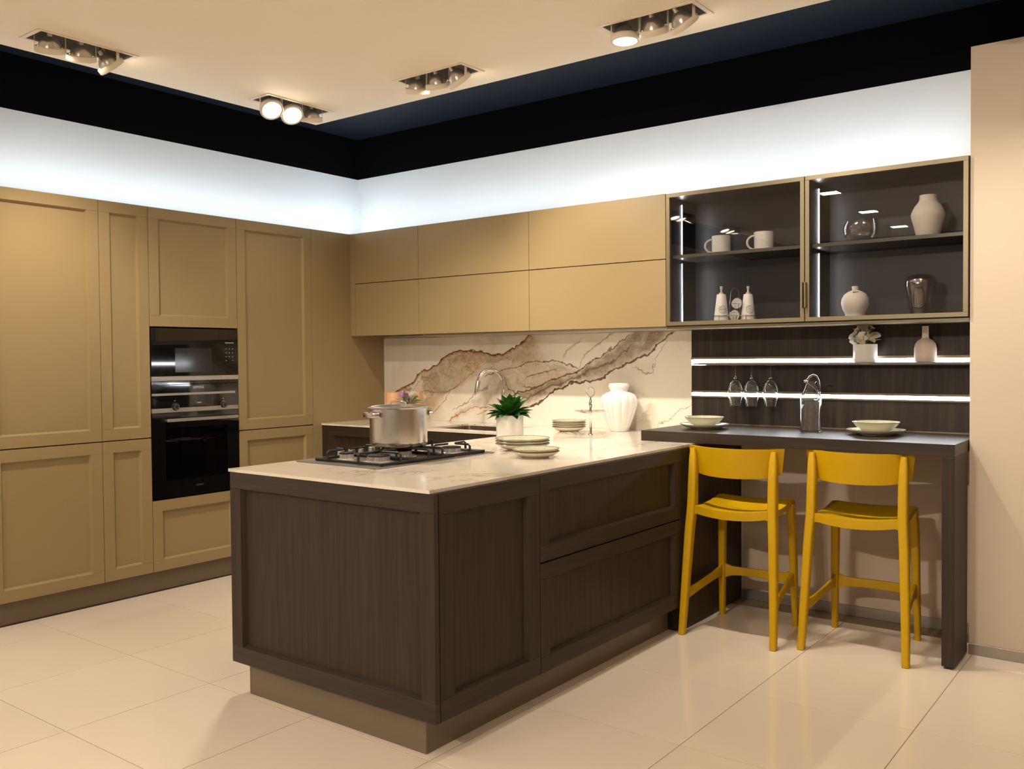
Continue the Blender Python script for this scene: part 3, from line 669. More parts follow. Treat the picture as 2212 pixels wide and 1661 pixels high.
# ------------------------------------------------------------------ bar stools
def make_stool(x, y, rz, label):
    t = thing('bar_stool', (x, y, 0), label, 'stool', 'mustard bar stools', rz)
    SE = .012
    def bar(name, P, wd, m=m_yellow, up=(1, 0, 0), r=.010):
        bm = bmesh.new(); rings = []
        P = [Vector(p) for p in P]; up = Vector(up)
        for i, p in enumerate(P):
            a = P[max(0, i - 1)]; b = P[min(len(P) - 1, i + 1)]; tt = (b - a).normalized()
            u = (up - tt * up.dot(tt)).normalized(); v = tt.cross(u); w_, d_ = wd[i]
            rings.append([p + u * q[0] + v * q[1] for q in rrect(w_, d_, min(r, w_ * .45, d_ * .45), 3)])
        loft_bm(bm, rings); return obj(name, bm, m, t, True, auto=50)
    for s in (-1, 1):
        bar('rear_leg', [(s * .226, -.222, 0), (s * .219, -.195, .22), (s * .208, -.165, .50), (s * .200, -.148, .63), (s * .199, -.140, .78), (s * .200, -.138, .86), (s * .201, -.138, .905)],
            [(.032, .036), (.037, .042), (.040, .050), (.041, .056), (.040, .050), (.036, .036), (.026, .020)])
        bar('front_leg', [(s * .192, .215, 0), (s * .188, .205, .22), (s * .183, .195, .50), (s * .178, .180, .622)], [(.028, .034), (.034, .040), (.038, .044), (.040, .050)])
        bar('side_stretcher', [(s * .219, -.190, .186), (s * .219, -.165, .192), (s * .206, -.08, .206), (s * .192, .06, .226), (s * .186, .16, .238), (s * .187, .200, .238)],
            [(.016, .085), (.015, .052), (.014, .042), (.014, .042), (.015, .050), (.016, .085)], r=.005)
    n = 9
    bar('front_stretcher', [(-.185 + .37 * k / (n - 1), .203 + .020 * math.sin(PI * k / (n - 1)), .238) for k in range(n)], [((.085 if k in (0, n - 1) else .050 if k in (1, n - 2) else .044), .014) for k in range(n)], up=(0, 0, 1), r=.005)
    # seat: dished slab with a rolled rear edge
    bm = bmesh.new(); nx, ny = 17, 15; top, bot = [], []
    def sx(u, v): return u * (.196 - .006 * v + (.004 if v > .9 else 0))
    def sy(v, u): return -.165 + .365 * v - .018 * (1 - u * u) * (1 - v)
    def sz(u, v):
        return .632 + .014 * v - .020 * (1 - u * u) * (1 - .55 * v) - .012 * math.sin(PI * min(1, v * 1.15)) - (.006 * max(0, (v - .9) / .1) ** 2)
    for j in range(ny):
        v = j / (ny - 1); top.append([]); bot.append([])
        for i in range(nx):
            u = -1 + 2 * i / (nx - 1); edge = .006 if i in (0, nx - 1) else 0
            top[-1].append(bm.verts.new((sx(u, v), sy(v, u), sz(u, v) - edge)))
            th = .040 if j in (0,) else .034 if j == ny - 1 else .022
            bot[-1].append(bm.verts.new((sx(u, v) * .99, sy(v, u), sz(u, v) - th - (.012 if i in (0, nx - 1) else 0))))
    for j in range(ny - 1):
        for i in range(nx - 1):
            bm.faces.new((top[j][i], top[j][i + 1], top[j + 1][i + 1], top[j + 1][i])); bm.faces.new((bot[j][i], bot[j + 1][i], bot[j + 1][i + 1], bot[j][i + 1]))
    for j in range(ny - 1):
        for i in (0, nx - 1): bm.faces.new((top[j][i], top[j + 1][i], bot[j + 1][i], bot[j][i]))
    for i in range(nx - 1):
        for j in (0, ny - 1): bm.faces.new((top[j][i], top[j][i + 1], bot[j][i + 1], bot[j][i]))
    obj('seat', bm, m_yellow, t, True, auto=35)
    # backrest: curved band whose ends wrap forward past the posts
    bm = bmesh.new(); n = 25; rings = []
    for k in range(n):
        u = -1 + 2 * k / (n - 1); yy = -.160 + .075 * abs(u) ** 2.2; zt = .912 + .004 * u * u; zb = .782 + .012 * (1 - u * u) * -1 + .014 * abs(u) ** 6
        xt, xb = .236 * u, .220 * u; th = .011
        nrm = Vector((-.16 * u * abs(u) ** 1.2 * 1.6, .236, 0)).normalized() * (-1)
        ring = []
        for q, (a, b) in enumerate(((1, 1), (1, .0), (-1, .0), (-1, 1))):
            x_ = xt if b else xb; z_ = zt if b else zb; lean = -.010 * b
            ring.append(Vector((x_, yy + lean, z_)) + nrm * (th * .5 * a))
        rings.append(ring)
    loft_bm(bm, rings)
    es = [e for e in bm.edges]; bmesh.ops.bevel(bm, geom=[e for e in es if e.calc_face_angle(0) > 1.0], offset=.004, segments=2, affect='EDGES')
    obj('backrest', bm, m_yellow, t, True, auto=40)
    return t
make_stool(3.043, -.578, .045, 'mustard yellow bar stool on the left, beside the dark cupboards')
make_stool(3.592, -.468, .045, 'mustard yellow bar stool on the right, pushed in next to the panel leg')

# ------------------------------------------------------------------ hob and pan
zc = ZC + .0004
t = thing('gas_hob', (1.985, -1.895, zc), 'steel five-burner gas hob with black iron grates on the peninsula', 'hob')
d0 = t.location
box('plate', m_steelp, t, HX0, HX1, HY0, HY1, zc, zc + .005, .0015)
def gbars(y0, y1, fingers):
    bm = bmesh.new(); z0, z1, h = zc + .012, zc + .012, zc + .049; x0, x1 = 1.815, 2.205; r = .0055
    ring = [(x0, y0, z0), (x1, y0, z0), (x1, y1, z0), (x0, y1, z0)]
    for i in range(4):
        p, q = Vector(ring[i]), Vector(ring[(i + 1) % 4]); dd = (q - p).normalized() * r; tube_bm(bm, [p - dd - d0, q + dd - d0], r * 1.15, 6)
    for x, y in ((x0, y0), (x1, y0), (x1, y1), (x0, y1)): tube_bm(bm, [Vector((x, y, zc + .0052)) - d0, Vector((x, y, z0)) - d0], r, 6)
    for p0, p1 in fingers:
        a, b = Vector((*p0, z0)), Vector((*p1, h)); up = Vector((*p0, h - .006)); m1 = up + (b - up).normalized() * .01 + Vector((0, 0, .006))
        tube_bm(bm, [a - d0, up - d0, m1 - d0, b - d0], [r, r, r * .9, r * .8], 6)
    return obj('grate', bm, m_iron, t, True, auto=30)
ym = [-2.225, -2.003, -1.785, -1.565]
BUR = [(1.885, -2.115, .030), (2.075, -2.110, .046), (1.985, -1.895, .055), (2.095, -1.665, .042), (1.885, -1.665, .036)]
def fing(b, x0, x1, y0, y1):
    bx_, by_, r = b; o = r * .55
    return [((x0, by_), (bx_ - o, by_)), ((x1, by_), (bx_ + o, by_)), ((bx_, y0), (bx_, by_ - o)), ((bx_, y1), (bx_, by_ + o))]
f1 = [((1.815, -2.115), (1.868, -2.115)), ((1.885, ym[0]), (1.885, -2.135)), ((1.885, ym[1]), (1.885, -2.095)), ((2.205, -2.11), (2.10, -2.11)), ((2.075, ym[0]), (2.075, -2.137)), ((2.075, ym[1]), (2.075, -2.085))]
f2 = [((1.815, -1.94), (1.955, -1.92)), ((1.815, -1.85), (1.955, -1.872)), ((2.205, -1.94), (2.015, -1.92)), ((2.205, -1.85), (2.015, -1.872)), ((1.985, ym[1]), (1.985, -1.925)), ((1.985, ym[2]), (1.985, -1.865))]
f3 = [((1.815, -1.665), (1.865, -1.665)), ((1.885, ym[2]), (1.885, -1.685)), ((1.885, ym[3]), (1.885, -1.645)), ((2.205, -1.665), (2.118, -1.665)), ((2.095, ym[2]), (2.095, -1.69)), ((2.095, ym[3]), (2.095, -1.64))]
for k, f in enumerate((f1, f2, f3)): gbars(ym[k] + .004, ym[k + 1] - .004, f)
for x, y, r in BUR:
    b = lathe('burner', [(r * 1.45, .005), (r * 1.40, .008), (r * 1.1, .0085), (r * 1.04, .011), (r * 1.04, .029), (0, .0292)], m_burn, t, 96, (x - d0.x, y - d0.y, 0), mod=lambda a, z: 1 - (.07 * (int(a / (2 * PI) * 48 + .25) % 2) if .0105 < z < .0305 else 0), auto=25)
    lathe('burner_cap', [(r * 1.02, .0294), (r * 1.08, .031), (r * 1.06, .0335), (r * .98, .0355), (r * .4, .037), (0, .037)], m_cap, b, 36, (x - d0.x, y - d0.y, 0))
for k in range(5):
    kx, ky = 1.772, -2.045 + .063 * k
    lathe('knob', [(.019, .0052), (.019, .010), (.0165, .012), (.0155, .030), (.0135, .032), (0, .032)], m_alu, t, 28, (kx - d0.x, ky - d0.y, 0))

t = thing('cooking_pot', (1.985, -1.895, zc + .0542), 'brushed steel stockpot with lid standing on the hob', 'pot')
R_ = .128
lathe('body', [(0, 0), (R_ - .012, 0), (R_ - .004, .004), (R_ - .0005, .012), (R_, .02), (R_, .165), (R_ + .005, .1675), (R_ + .006, .170), (R_ + .002, .171), (R_ - .003, .168), (R_ - .003, .02), (0, .012)], m_steel, t, 72, auto=30)
ld = lathe('lid', [(R_ - .004, .1655), (R_ - .004, .1735), (R_ - .012, .1765), (.06, .182), (0, .184)], m_steel, t, 72)
tube('lid_handle', [(-.05, 0, .181), (-.046, 0, .190), (-.034, 0, .1945), (.034, 0, .1945), (.046, 0, .190), (.05, 0, .181)], .004, m_chrome, ld, 8)
for a in (math.radians(254), math.radians(74)):
    u = Vector((math.cos(a), math.sin(a), 0)); v = Vector((-u.y, u.x, 0)); z = Vector((0, 0, .140)); bm = bmesh.new()
    pth = [u * (R_ - .002) - v * .052, u * (R_ + .014) - v * .049, u * (R_ + .026) - v * .034, u * (R_ + .029), u * (R_ + .026) + v * .034, u * (R_ + .014) + v * .049, u * (R_ - .002) + v * .052]
    rings = []
    for i, p in enumerate(pth):
        tt = (pth[min(6, i + 1)] - pth[max(0, i - 1)]).normalized(); nn = tt.cross(Vector((0, 0, 1)))
        rings.append([p + z + nn * q[0] + Vector((0, 0, q[1])) for q in rrect(.007, .022, .003, 2)])
    loft_bm(bm, rings); obj('handle', bm, m_steel, t, True)

# ------------------------------------------------------------------ crockery
def plate_parts(t, R, h, bowl=False):
    if bowl: out = [(0, 0), (R * .42, 0), (R * .42, .004), (R * .60, .010), (R * .86, h * .62), (R, h)]; inn = [(R - .003, h - .0005), (R * .84, h * .66), (R * .56, .013), (0, .009)]
    else: out = [(0, 0), (R * .56, 0), (R * .57, .0035), (R * .70, .0065), (R * .84, h * .52), (R, h)]; inn = [(R - .003, h + .0003), (R * .83, h * .60), (R * .68, .0100), (0, .0085)]
    lathe('dish', out + [(R + .0006, h + .001), (R - .001, h + .0022), (R - .003, h + .0015)], m_plate, t, 64)
    lathe('rim', [(R - .0024, h + .0026), (R - .0002, h + .0028), (R + .0012, h + .0014), (R + .0008, h + .0001), (R - .0002, h - .0002), (R - .0002, h + .0012), (R - .0024, h + .0026)], m_rim, t, 64)
    lathe('glazed_well', [(R - .0035, h + .0014)] + [(a - .0002, b + .0004) for a, b in inn], m_sage, t, 64)
def stack(x, y, R, h, n, step, labels, group, z=None):
    for k in range(n):
        t = thing('plate', (x, y, (ZC if z is None else z) + .0004 + k * step), labels[k], 'plate', group)
        plate_parts(t, R, h)
stack(2.243, -1.315, .131, .028, 3, .0130, ['bottom plate of the large stack left of the small pair', 'middle plate of the large stack behind the small pair', 'sage green top plate of the large stack beside the hob'], 'large plates beside the hob')
stack(2.492, -1.555, .106, .025, 2, .0125, ['lower plate of the small pair at the worktop edge', 'sage green upper plate of the small pair at the worktop edge'], 'small plates at the worktop edge')
stack(1.835, -.30, .101, .026, 4, .0125, ['lowest plate of the far stack beside the cake stand', 'second plate from below in the far stack beside the cake stand', 'third plate from below in the far stack beside the cake stand', 'sage green top plate of the far stack beside the cake stand'], 'far stack of plates')
for x, y, R, rb, side in ((2.722, -.330, .128, .102, 'left'), (3.585, -.255, .134, .108, 'right')):
    t = thing('dinner_plate', (x, y, ZBAR + .0005), 'sage plate under the bowl at the %s end of the bar' % side, 'plate', 'place settings on the bar'); plate_parts(t, R, .024)
    t = thing('bowl', (x, y, ZBAR + .0110), 'sage shallow bowl on the plate at the %s end of the bar' % side, 'bowl', 'place settings on the bar'); plate_parts(t, rb, .050, True)

# ------------------------------------------------------------------ worktop decoration
t = thing('cake_stand', (2.155, -.565, ZC + .0004), 'two-tier clear glass cake stand with silver stem', 'cake stand')
sc = lambda R: (lambda a, z: 1 + .018 * math.cos(a * 14))
lathe('lower_dish', [(0, .010), (.02, .004), (.05, .002), (.10, .003), (.125, .014), (.143, .019), (.145, .022), (.125, .0175), (.10, .007), (.05, .006), (.02, .008), (0, .0135)], m_glass2, t, 84, mod=sc(1))
lathe('upper_dish', [(.006, .134), (.05, .133), (.075, .140), (.091, .143), (.092, .146), (.074, .143), (.05, .137), (.006, .138)], m_glass2, t, 84, mod=sc(1))
lathe('stem', [(.016, .012), (.014, .016), (.008, .020), (.0065, .03), (.006, .120), (.009, .126), (.011, .131), (.0115, .139), (.008, .145), (.006, .155), (.0085, .170), (.010, .185), (.007, .198), (.005, .212), (.0045, .222), (0, .222)], m_chrome, t, 24)
pts = []
for k in range(40):
    a = 2 * PI * k / 40; r = .026 * (1 + .05 * math.cos(4 * a)); pts.append(Vector((r * math.cos(a) * .605, r * math.cos(a) * .796 * 0 + r * math.cos(a) * .60, .246 + r * math.sin(a))))
tube('ring_handle', pts, .0035, m_chrome, t, 8, True)

t = thing('ribbed_vase', (2.085, -.140, ZC + .0004), 'large white ribbed vase with a narrow collar, against the marble', 'vase')
prof = [(0, 0), (.052, 0), (.056, .004), (.066, .03), (.088, .085), (.105, .135), (.1115, .170), (.110, .190), (.098, .214), (.075, .228), (.056, .234), (.052, .240), (.055, .250), (.0605, .262), (.061, .272), (.055, .284), (.050, .284), (.050, .245), (0, .235)]
def rib(a, z):
    k = min(1, z / .03) * (1 if z < .232 else .35); return 1 - .045 * k * abs(math.cos(a * 7)) ** 6 * 1.0
lathe('vase_body', prof, m_opal, t, 168, mod=rib, auto=60)

def leaf_bm(L, W, cup=.25, droop=.2, n=7, fold=True):
    bm = bmesh.new(); uvl = bm.loops.layers.uv.new('UVMap'); rows = []
    for i in range(n):
        s = i / (n - 1); w_ = W * (math.sin(PI * min(1, s ** .8 * .96 + .04)) ** .9) * (1 - .15 * s) + .0006
        y = L * s; z = L * (cup * s - droop * s * s)
        rows.append([(bm.verts.new((u * w_, y, z + abs(u) * w_ * .35)), (u * .5 + .5, s)) for u in (-1, -.5, 0, .5, 1)])
    for a, b in zip(rows, rows[1:]):
        for i in range(4):
            q = [a[i], a[i + 1], b[i + 1], b[i]]; f = bm.faces.new([v[0] for v in q])
            for lp, v in zip(f.loops, q): lp[uvl].uv = v[1]
    return bm
def mesh_from(bm, name, m):
    bmesh.ops.recalc_face_normals(bm, faces=bm.faces); me = bpy.data.meshes.new(name); bm.to_mesh(me); bm.free(); me.materials.append(m)
    for p in me.polygons: p.use_smooth = True
    return me
def inst(name, me, parent, loc, rot, sc=1):
    o = bpy.data.objects.new(name, me); C.objects.link(o); o.parent = parent; o.location = loc; o.rotation_euler = rot; o.scale = (sc, sc, sc); return o
t = thing('potted_plant', (1.838, -.885, ZC + .0004), 'bushy dark green plant in a plain white pot', 'plant')
lathe('pot', [(0, 0), (.068, 0), (.072, .004), (.074, .010), (.0745, .128), (.0735, .130), (.0715, .129), (.0710, .112), (0, .112)], m_ceram, t, 64)
lathe('soil', [(.0708, .1125), (.04, .116), (0, .118)], m_soil, t, 32)
lm = [mesh_from(leaf_bm(.112, .031, .30, .20), 'leaf', m_leaf), mesh_from(leaf_bm(.104, .029, .2, .30), 'leaf', m_leaf)]
rnd = random.Random(4)
for ringn, el, n_, r0, z0, s_ in ((0, 1.28, 7, .010, .142, .95), (1, .98, 12, .018, .136, 1.0), (2, .58, 14, .026, .128, 1.0), (3, .20, 16, .034, .124, .92), (4, -.10, 12, .044, .128, .75)):
    for k in range(n_):
        a = 2 * PI * (k + .5 * (ringn % 2)) / n_ + rnd.uniform(-.18, .18); e_ = el + rnd.uniform(-.14, .14)
        inst('leaf', lm[(k + ringn) % 2], t, (r0 * math.cos(a), r0 * math.sin(a), z0), (e_, rnd.uniform(-.25, .25), a - PI / 2), s_ * rnd.uniform(.85, 1.12))
for x, y, r, h, lab in ((.185, -.105, .058, .198, 'peach pillar candle nearest the tan side panel'), (.372, -.085, .050, .205, 'peach pillar candle behind the mauve flowers')):
    t = thing('pillar_candle', (x, y, ZC + .0004), lab, 'candle', 'peach candles behind the pot')
    lathe('wax', [(0, 0), (r, 0), (r, h - .004), (r - .003, h), (r - .012, h - .002), (0, h - .006)], m_candle, t, 48)
    tube('wick', [(0, 0, h - .008), (.001, 0, h + .005), (.002, .001, h + .013)], .0016, m_petw, t, 6)

def flower_mesh(mp, n=5, R=.014):
    bm = bmesh.new()
    for k in range(n):
        a = 2 * PI * k / n; d = Vector((math.cos(a), math.sin(a), 0)); s = Vector((-d.y, d.x, 0)); rows = []
        for q in range(4):
            f = q / 3; w_ = R * .62 * math.sin(PI * (.12 + .72 * f)); p = d * (R * f) + Vector((0, 0, R * (.45 * f - .35 * f * f)))
            rows.append([bm.verts.new(p + s * w_ * u + Vector((0, 0, abs(u) * R * .10))) for u in (-1, 0, 1)])
        for a_, b_ in zip(rows, rows[1:]):
            for i in range(2): bm.faces.new((a_[i], a_[i + 1], b_[i + 1], b_[i]))
    return mesh_from(bm, 'flower', mp)
def stamen_mesh(r):
    bm = bmesh.new(); bmesh.ops.create_icosphere(bm, subdivisions=2, radius=r); return mesh_from(bm, 'stamen', m_pety)
fw, fp, sm_ = flower_mesh(m_petw, 6, .020), flower_mesh(m_petp, 6, .017), stamen_mesh(.004)
vl = mesh_from(leaf_bm(.055, .0125, .3, .3), 'leaf', m_vleaf)
def bouquet(name, loc, label, potm, pr, ph, rad, heads, nleaf, seed, lsc=1.0):
    t = thing(name, loc, label, 'plant'); r_ = random.Random(seed)
    lathe('pot', [(0, 0), (pr * .86, 0), (pr * .93, .004), (pr * .985, .02), (pr, ph), (pr - .002, ph + .001), (pr - .004, ph), (pr - .004, ph - .012), (0, ph - .012)], potm, t, 48)
    lathe('soil', [(pr - .0042, ph - .0115), (0, ph - .008)], m_soil, t, 24)
    for k, (me, x, y, z, s) in enumerate(heads):
        f = inst('flower', me, t, (x, y, ph + z), (r_.uniform(-.2, .2) - y * 9 + .5, x * 10 + r_.uniform(-.2, .2), r_.uniform(0, 6)), s)
        inst('stamen', sm_, f, (0, 0, .003), (0, 0, 0), 1)
        tube('stem', [(x * .3, y * .3, ph - .01), (x * .6, y * .6, ph + z * .5), (x, y, ph + z)], .0013, m_stemg, t, 5)
    for k in range(nleaf):
        a = 2 * PI * k / nleaf + r_.uniform(-.3, .3); e_ = r_.uniform(.05, .9); q = r_.uniform(.010, .035)
        inst('leaf', vl, t, (q * math.cos(a), q * math.sin(a), ph + r_.uniform(.005, .05)), (e_, r_.uniform(-.4, .4), a - PI / 2), lsc * r_.uniform(.8, 1.15))
    return t
hd = []
rr = random.Random(3)
for x, y, z, s in ((-.050, -.02, .045, 1), (-.028, -.035, .070, 1), (-.030, .0, .030, 1), (0, -.03, .092, .95), (.004, -.05, .040, 1.1), (-.012, -.048, .020, 1.2), (.026, -.035, .062, 1), (.036, -.045, .028, 1.15), (.05, -.01, .045, 1), (-.006, .02, .075, 1), (.016, .03, .09, .9), (-.055, .01, .015, .9), (.0, -.02, .065, 1)): hd.append((fw, x * 1.05, y, z * .95, s * 1.25))
bouquet('potted_flowers', (3.488, -.094, 1.3184), 'white flowers with edged leaves in a small white pot on the shelf', m_ceram, .058, .090, .08, hd, 20, 5, 1.12)
hd = [(fp, -.022, -.03, .050, 1.1), (fp, .005, -.035, .040, 1.15), (fp, .020, -.03, .022, 1.2), (fp, -.005, -.02, .060, 1), (fp, .012, .0, .05, 1), (fw, -.040, -.015, .055, .8), (fw, .045, -.02, .050, 1.1), (fw, .012, -.01, .080, .8), (fp, .028, .02, .045, 1), (fw, -.03, .02, .065, .8)]
hd = [(a_, x_ * 1.35, y_ * 1.3, z_ * 1.15 + .020, s_ * 1.35) for a_, x_, y_, z_, s_ in hd]
bouquet('flower_posy', (.445, -.215, ZC + .0004), 'mauve and white flowers with striped leaves behind the pot', m_ceram, .045, .112, .06, hd, 20, 9, 1.5)

# bottle vase on the shelf
t = thing('bottle_vase', (3.768, -.082, 1.3184), 'pale blush bottle vase with a square shoulder on the upper shelf', 'vase')
lathe('vase_body', [(0, 0), (.044, 0), (.047, .003), (.050, .030), (.0505, .066), (.046, .088), (.034, .104), (.019, .114), (.0155, .118), (.0150, .174), (.0125, .174), (.0125, .12), (0, .10)], m_cerp, t, 56)

# wine glasses hanging upside down
def wine_glass(x, y, label):
    t = thing('wine_glass', (x, y, 1.080), label, 'glass', 'hanging wine glasses')
    lathe('bowl', [(0, .175), (.0033, .175), (.0040, .160), (.0080, .152), (.0200, .140), (.0340, .120), (.0420, .095), (.0432, .078), (.0405, .055), (.0330, .012), (.0300, 0), (.0291, 0), (.0320, .012), (.0395, .055), (.0422, .078), (.0410, .0945), (.0328, .119), (.0190, .1385), (.010, .147), (0, .149)], m_glass, t, 40)
    lathe('stem', [(0, .1752), (.0033, .1752), (.0031, .222), (0, .222)], m_glass, t, 16)
    lathe('foot', [(0, .2222), (.034, .2222), (.035, .2230), (.010, .2232), (0, .2232)], m_glass, t, 36)
wine_glass(2.792, -.085, 'left of the three hanging wine glasses')
wine_glass(2.884, -.085, 'middle of the three hanging wine glasses')
wine_glass(2.992, -.085, 'right of the three hanging wine glasses')
# jug
t = thing('glass_carafe', (3.272, -.265, ZBAR + .0005), 'tall clear glass bottle with a swing handle, standing on the bar', 'bottle')
lathe('body', [(0, 0), (.049, 0), (.051, .003), (.051, .168), (.049, .180), (.040, .200), (.031, .224), (.0275, .240), (.0265, .250), (.029, .256), (.0265, .256), (.0240, .250), (.025, .240), (.0285, .224), (.0375, .200), (.0465, .180), (.0485, .168), (.0485, .012), (0, .012)], m_glass, t, 48)
rt = Vector((.796, .605, 0))
P2 = lambda a, z: tuple(rt * a + Vector((0, 0, z)))
tube('swing_handle', [P2(-.022, .248), P2(-.018, .262), P2(-.005, .280), P2(.012, .288), P2(.028, .282), P2(.038, .262), P2(.042, .235), P2(.043, .205), P2(.040, .178)], .0052, m_glass, t, 12)
tube('clasp_wire', [P2(-.026, .250), P2(-.010, .242), P2(.012, .226), P2(.030, .205), P2(.036, .182), P2(.026, .165)], .0025, m_chrome, t, 8)
bm = bmesh.new(); bmesh.ops.create_uvsphere(bm, u_segments=16, v_segments=10, radius=.011, matrix=Matrix.Translation(Vector(P2(-.024, .256)))); obj('stopper', bm, m_glass, t, True)
bm = bmesh.new(); bmesh.ops.create_uvsphere(bm, u_segments=16, v_segments=10, radius=.009, matrix=Matrix.Translation(Vector(P2(.026, .163)))); obj('clasp', bm, m_glass, t, True)

# ------------------------------------------------------------------ inside the glass cupboards
ZS, ZF = 1.9084, ZUB + .0184
for x, lab in ((2.757, 'textured grey mug on the left in the smoked glass cupboard'), (2.996, 'textured grey mug on the right, with a light mirrored over it')):
    t = thing('mug', (x, -.185, ZS), lab, 'mug', 'mugs in the glass cupboard')
    lathe('cup', [(0, 0), (.046, 0), (.050, .003), (.051, .095), (.0495, .097), (.048, .095), (.047, .008), (0, .006)], m_mug, t, 48)
    bm = bmesh.new(); pts = []
    for k in range(11):
        a = PI * (.5 + k / 10); pts.append(-rt * 0 + rt * (-.048 + .040 * math.cos(a)) + Vector((0, 0, .042 + .036 * math.sin(a))))
    tube_bm(bm, pts, .006, 10); obj('handle', bm, m_mug, t, True)
t = thing('urn_vase', (3.802, -.185, ZS), 'matt white angular vase on the upper glass cupboard shelf', 'vase')
lathe('vase_body', [(0, 0), (.049, 0), (.051, .003), (.062, .050), (.0735, .092), (.0755, .105), (.073, .118), (.060, .145), (.044, .165), (.0385, .178), (.0375, .198), (.034, .198), (.034, .17), (0, .15)], m_cerb, t, 56)
t = thing('glass_bowl', (3.496, -.185, ZS), 'clear round glass bowl with a slanted rim in the glass cupboard', 'bowl')
lathe('bowl_body', [(0, 0), (.045, 0), (.060, .006), (.078, .028), (.087, .060), (.084, .088), (.076, .112), (.0725, .114), (.080, .088), (.083, .060), (.074, .030), (.057, .010), (0, .005)], m_glass3, t, 56)
me = t.children[0].data
for v in me.vertices: v.co.z += max(0, v.co.z - .06) * (v.co.x * .796 + v.co.y * .605) * 3.0
t = thing('money_jar', (3.466, -.185, ZF), 'round cream jar with a slot and small neck, lower glass cupboard shelf', 'vase')
lathe('jar_body', [(0, 0), (.047, 0), (.050, .003), (.047, .012), (.049, .024), (.060, .045), (.0665, .072), (.0645, .095), (.052, .118), (.030, .133), (.0155, .138), (.0145, .144), (.0165, .150), (.0160, .158), (0, .160)], m_cerb, t, 56)
fwd = Vector((.605, -.796, 0)); p = fwd * .0385 - rt * .012 + Vector((0, 0, .127))
bm = bmesh.new(); bbox(bm, -.014, .014, -.002, .002, -.0035, .0015); sl = obj('coin_slot', bm, m_ink, t); sl.location = p; sl.rotation_euler = (.0, 0, .645)
t = thing('mirrored_vase', (3.768, -.185, ZF), 'smoky mirrored glass vase, lower right in the glass cupboard', 'vase')
lathe('outer_glass', [(0, 0), (.040, 0), (.043, .003), (.050, .04), (.060, .090), (.069, .135), (.071, .160), (.064, .182), (.045, .196), (.018, .200), (.016, .198), (.043, .193), (.061, .180), (.068, .160), (.066, .135), (.057, .090), (.047, .04), (.040, .006), (0, .006)], m_smoke, t, 56)
lathe('inner_glass', [(0, .045), (.018, .046), (.032, .060), (.039, .10), (.043, .15), (.038, .178), (.018, .185), (0, .186)], m_smoke, t, 40)
# cruet set in a wire rack
bx_, by_ = 2.833, -.185
right = rt
def rp(a, f, z): return Vector((bx_, by_, ZF)) + right * a + fwd * f + Vector((0, 0, z))
rack = thing('wire_rack', (bx_, by_, ZF), 'chrome wire rack holding bottles and jars in the glass cupboard', 'rack')
tube('base_wire', [rp(a, f, .004) - rack.location for a, f in ((-.115, -.045), (.115, -.045), (.115, .045), (-.115, .045))], .0018, m_chrome, rack, 6, True)
bm = bmesh.new()
for s in (-1, 1):
    pts = []
    for k in range(24):
        a = 2 * PI * k / 24; pts.append(rp(s * .072 + .043 * math.cos(a), .043 * math.sin(a), .034) - rack.location)
    tube_bm(bm, pts, .0016, 6, True)
    for a in (0, 2.1, 4.2): tube_bm(bm, [rp(s * .072 + .0435 * math.cos(a), .0435 * math.sin(a), .036) - rack.location, rp(s * .072 + .0435 * math.cos(a), .0435 * math.sin(a), .001) - rack.location], .0016, 6)
obj('bottle_ring', bm, m_chrome, rack, True)
pts = [rp(-.030, 0, .004), rp(-.026, 0, .10), rp(-.022, 0, .145)] + [rp(-.022 * math.cos(PI * k / 10), 0, .145 + .040 * math.sin(PI * k / 10)) for k in range(1, 10)] + [rp(.022, 0, .145), rp(.026, 0, .10), rp(.030, 0, .004)]
tube('carry_loop', [p - rack.location for p in pts], .0018, m_chrome, rack, 6)
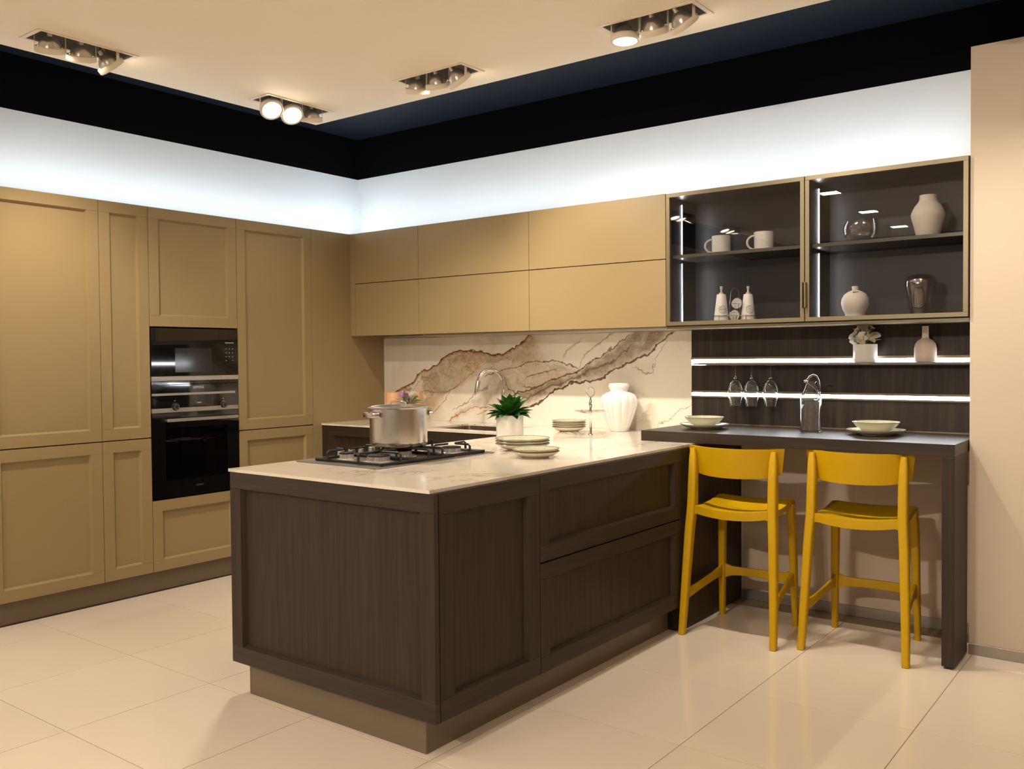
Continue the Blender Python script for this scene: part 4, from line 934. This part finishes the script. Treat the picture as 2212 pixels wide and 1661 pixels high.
for s, lab, word in ((-1, 'cream bottle printed with VINEGAR, left side of the wire rack', 'VINEGAR'), (1, 'cream bottle printed with OIL, right side of the wire rack', 'OIL')):
    p = rp(s * .072, 0, .0005); b = thing('cruet_bottle', p, lab, 'bottle', 'cream cruet bottles')
    lathe('body', [(0, 0), (.036, 0), (.039, .003), (.038, .030), (.0245, .145), (.0225, .149), (.008, .150), (0, .150)], m_ceram, b, 48)
    lathe('pourer', [(.0125, .150), (.0125, .157), (.006, .160), (.005, .176), (.0075, .178), (.0075, .192), (0, .192)], m_pour, b, 20)
    rr_ = .039 - (.0145 * .073 / .115); tilt = math.atan(.0135 / .115)
    def fp_(a, z, off=.0006):
        r0 = .038 - .0135 * (z - .03) / .115 + off; ang = a / r0
        return right * (r0 * math.sin(ang)) + fwd * (r0 * math.cos(ang)) + Vector((0, 0, z))
    bm = bmesh.new()
    for R1, r1 in ((.0205, .0006), (.0175, .0003), (.011, .0003)): tube_bm(bm, [fp_(R1 * math.cos(2 * PI * k / 32), .066 + R1 * math.sin(2 * PI * k / 32)) for k in range(32)], r1, 4, True)
    obj('printed_ring', bm, m_ink, b)
    tx = text('printed_word', word, .0085, m_ink, b, (0, 0, 0), (0, 0, 0), 0)
    for v in tx.data.vertices: v.co = fp_(v.co.x, .0635 + v.co.y)
for k, (a, z) in enumerate(((-.006, .0345), (.006, .098))):
    p = rp(a, .015, z); j = thing('spice_jar', p, ['cream jar lying at the bottom of the wire rack', 'cream jar lying at the top of the wire rack'][k], 'jar', 'cream jars in the wire rack')
    o = lathe('jar_body', [(0, 0), (.020, 0), (.022, -.003), (.026, -.003), (.0265, .0), (.0245, .06), (.022, .064), (0, .064)], m_ceram, j, 40)
    o.rotation_mode = 'QUATERNION'; o.rotation_quaternion = Vector((0, 0, 1)).rotation_difference((-fwd * .92 + right * .30 + Vector((0, 0, .18))).normalized())
    bm = bmesh.new()
    for q in (-.008, .008): tube_bm(bm, [right * q + fwd * .008 + Vector((0, 0, -.002)), right * q + fwd * .008 + Vector((0, 0, -.030))], .0013, 6)
    tube_bm(bm, [right * -.026 + fwd * .006, fwd * .012, right * .026 + fwd * .006], .0013, 6)
    cr = obj('cradle_wire', bm, m_chrome, rack); cr.location = p - rack.location
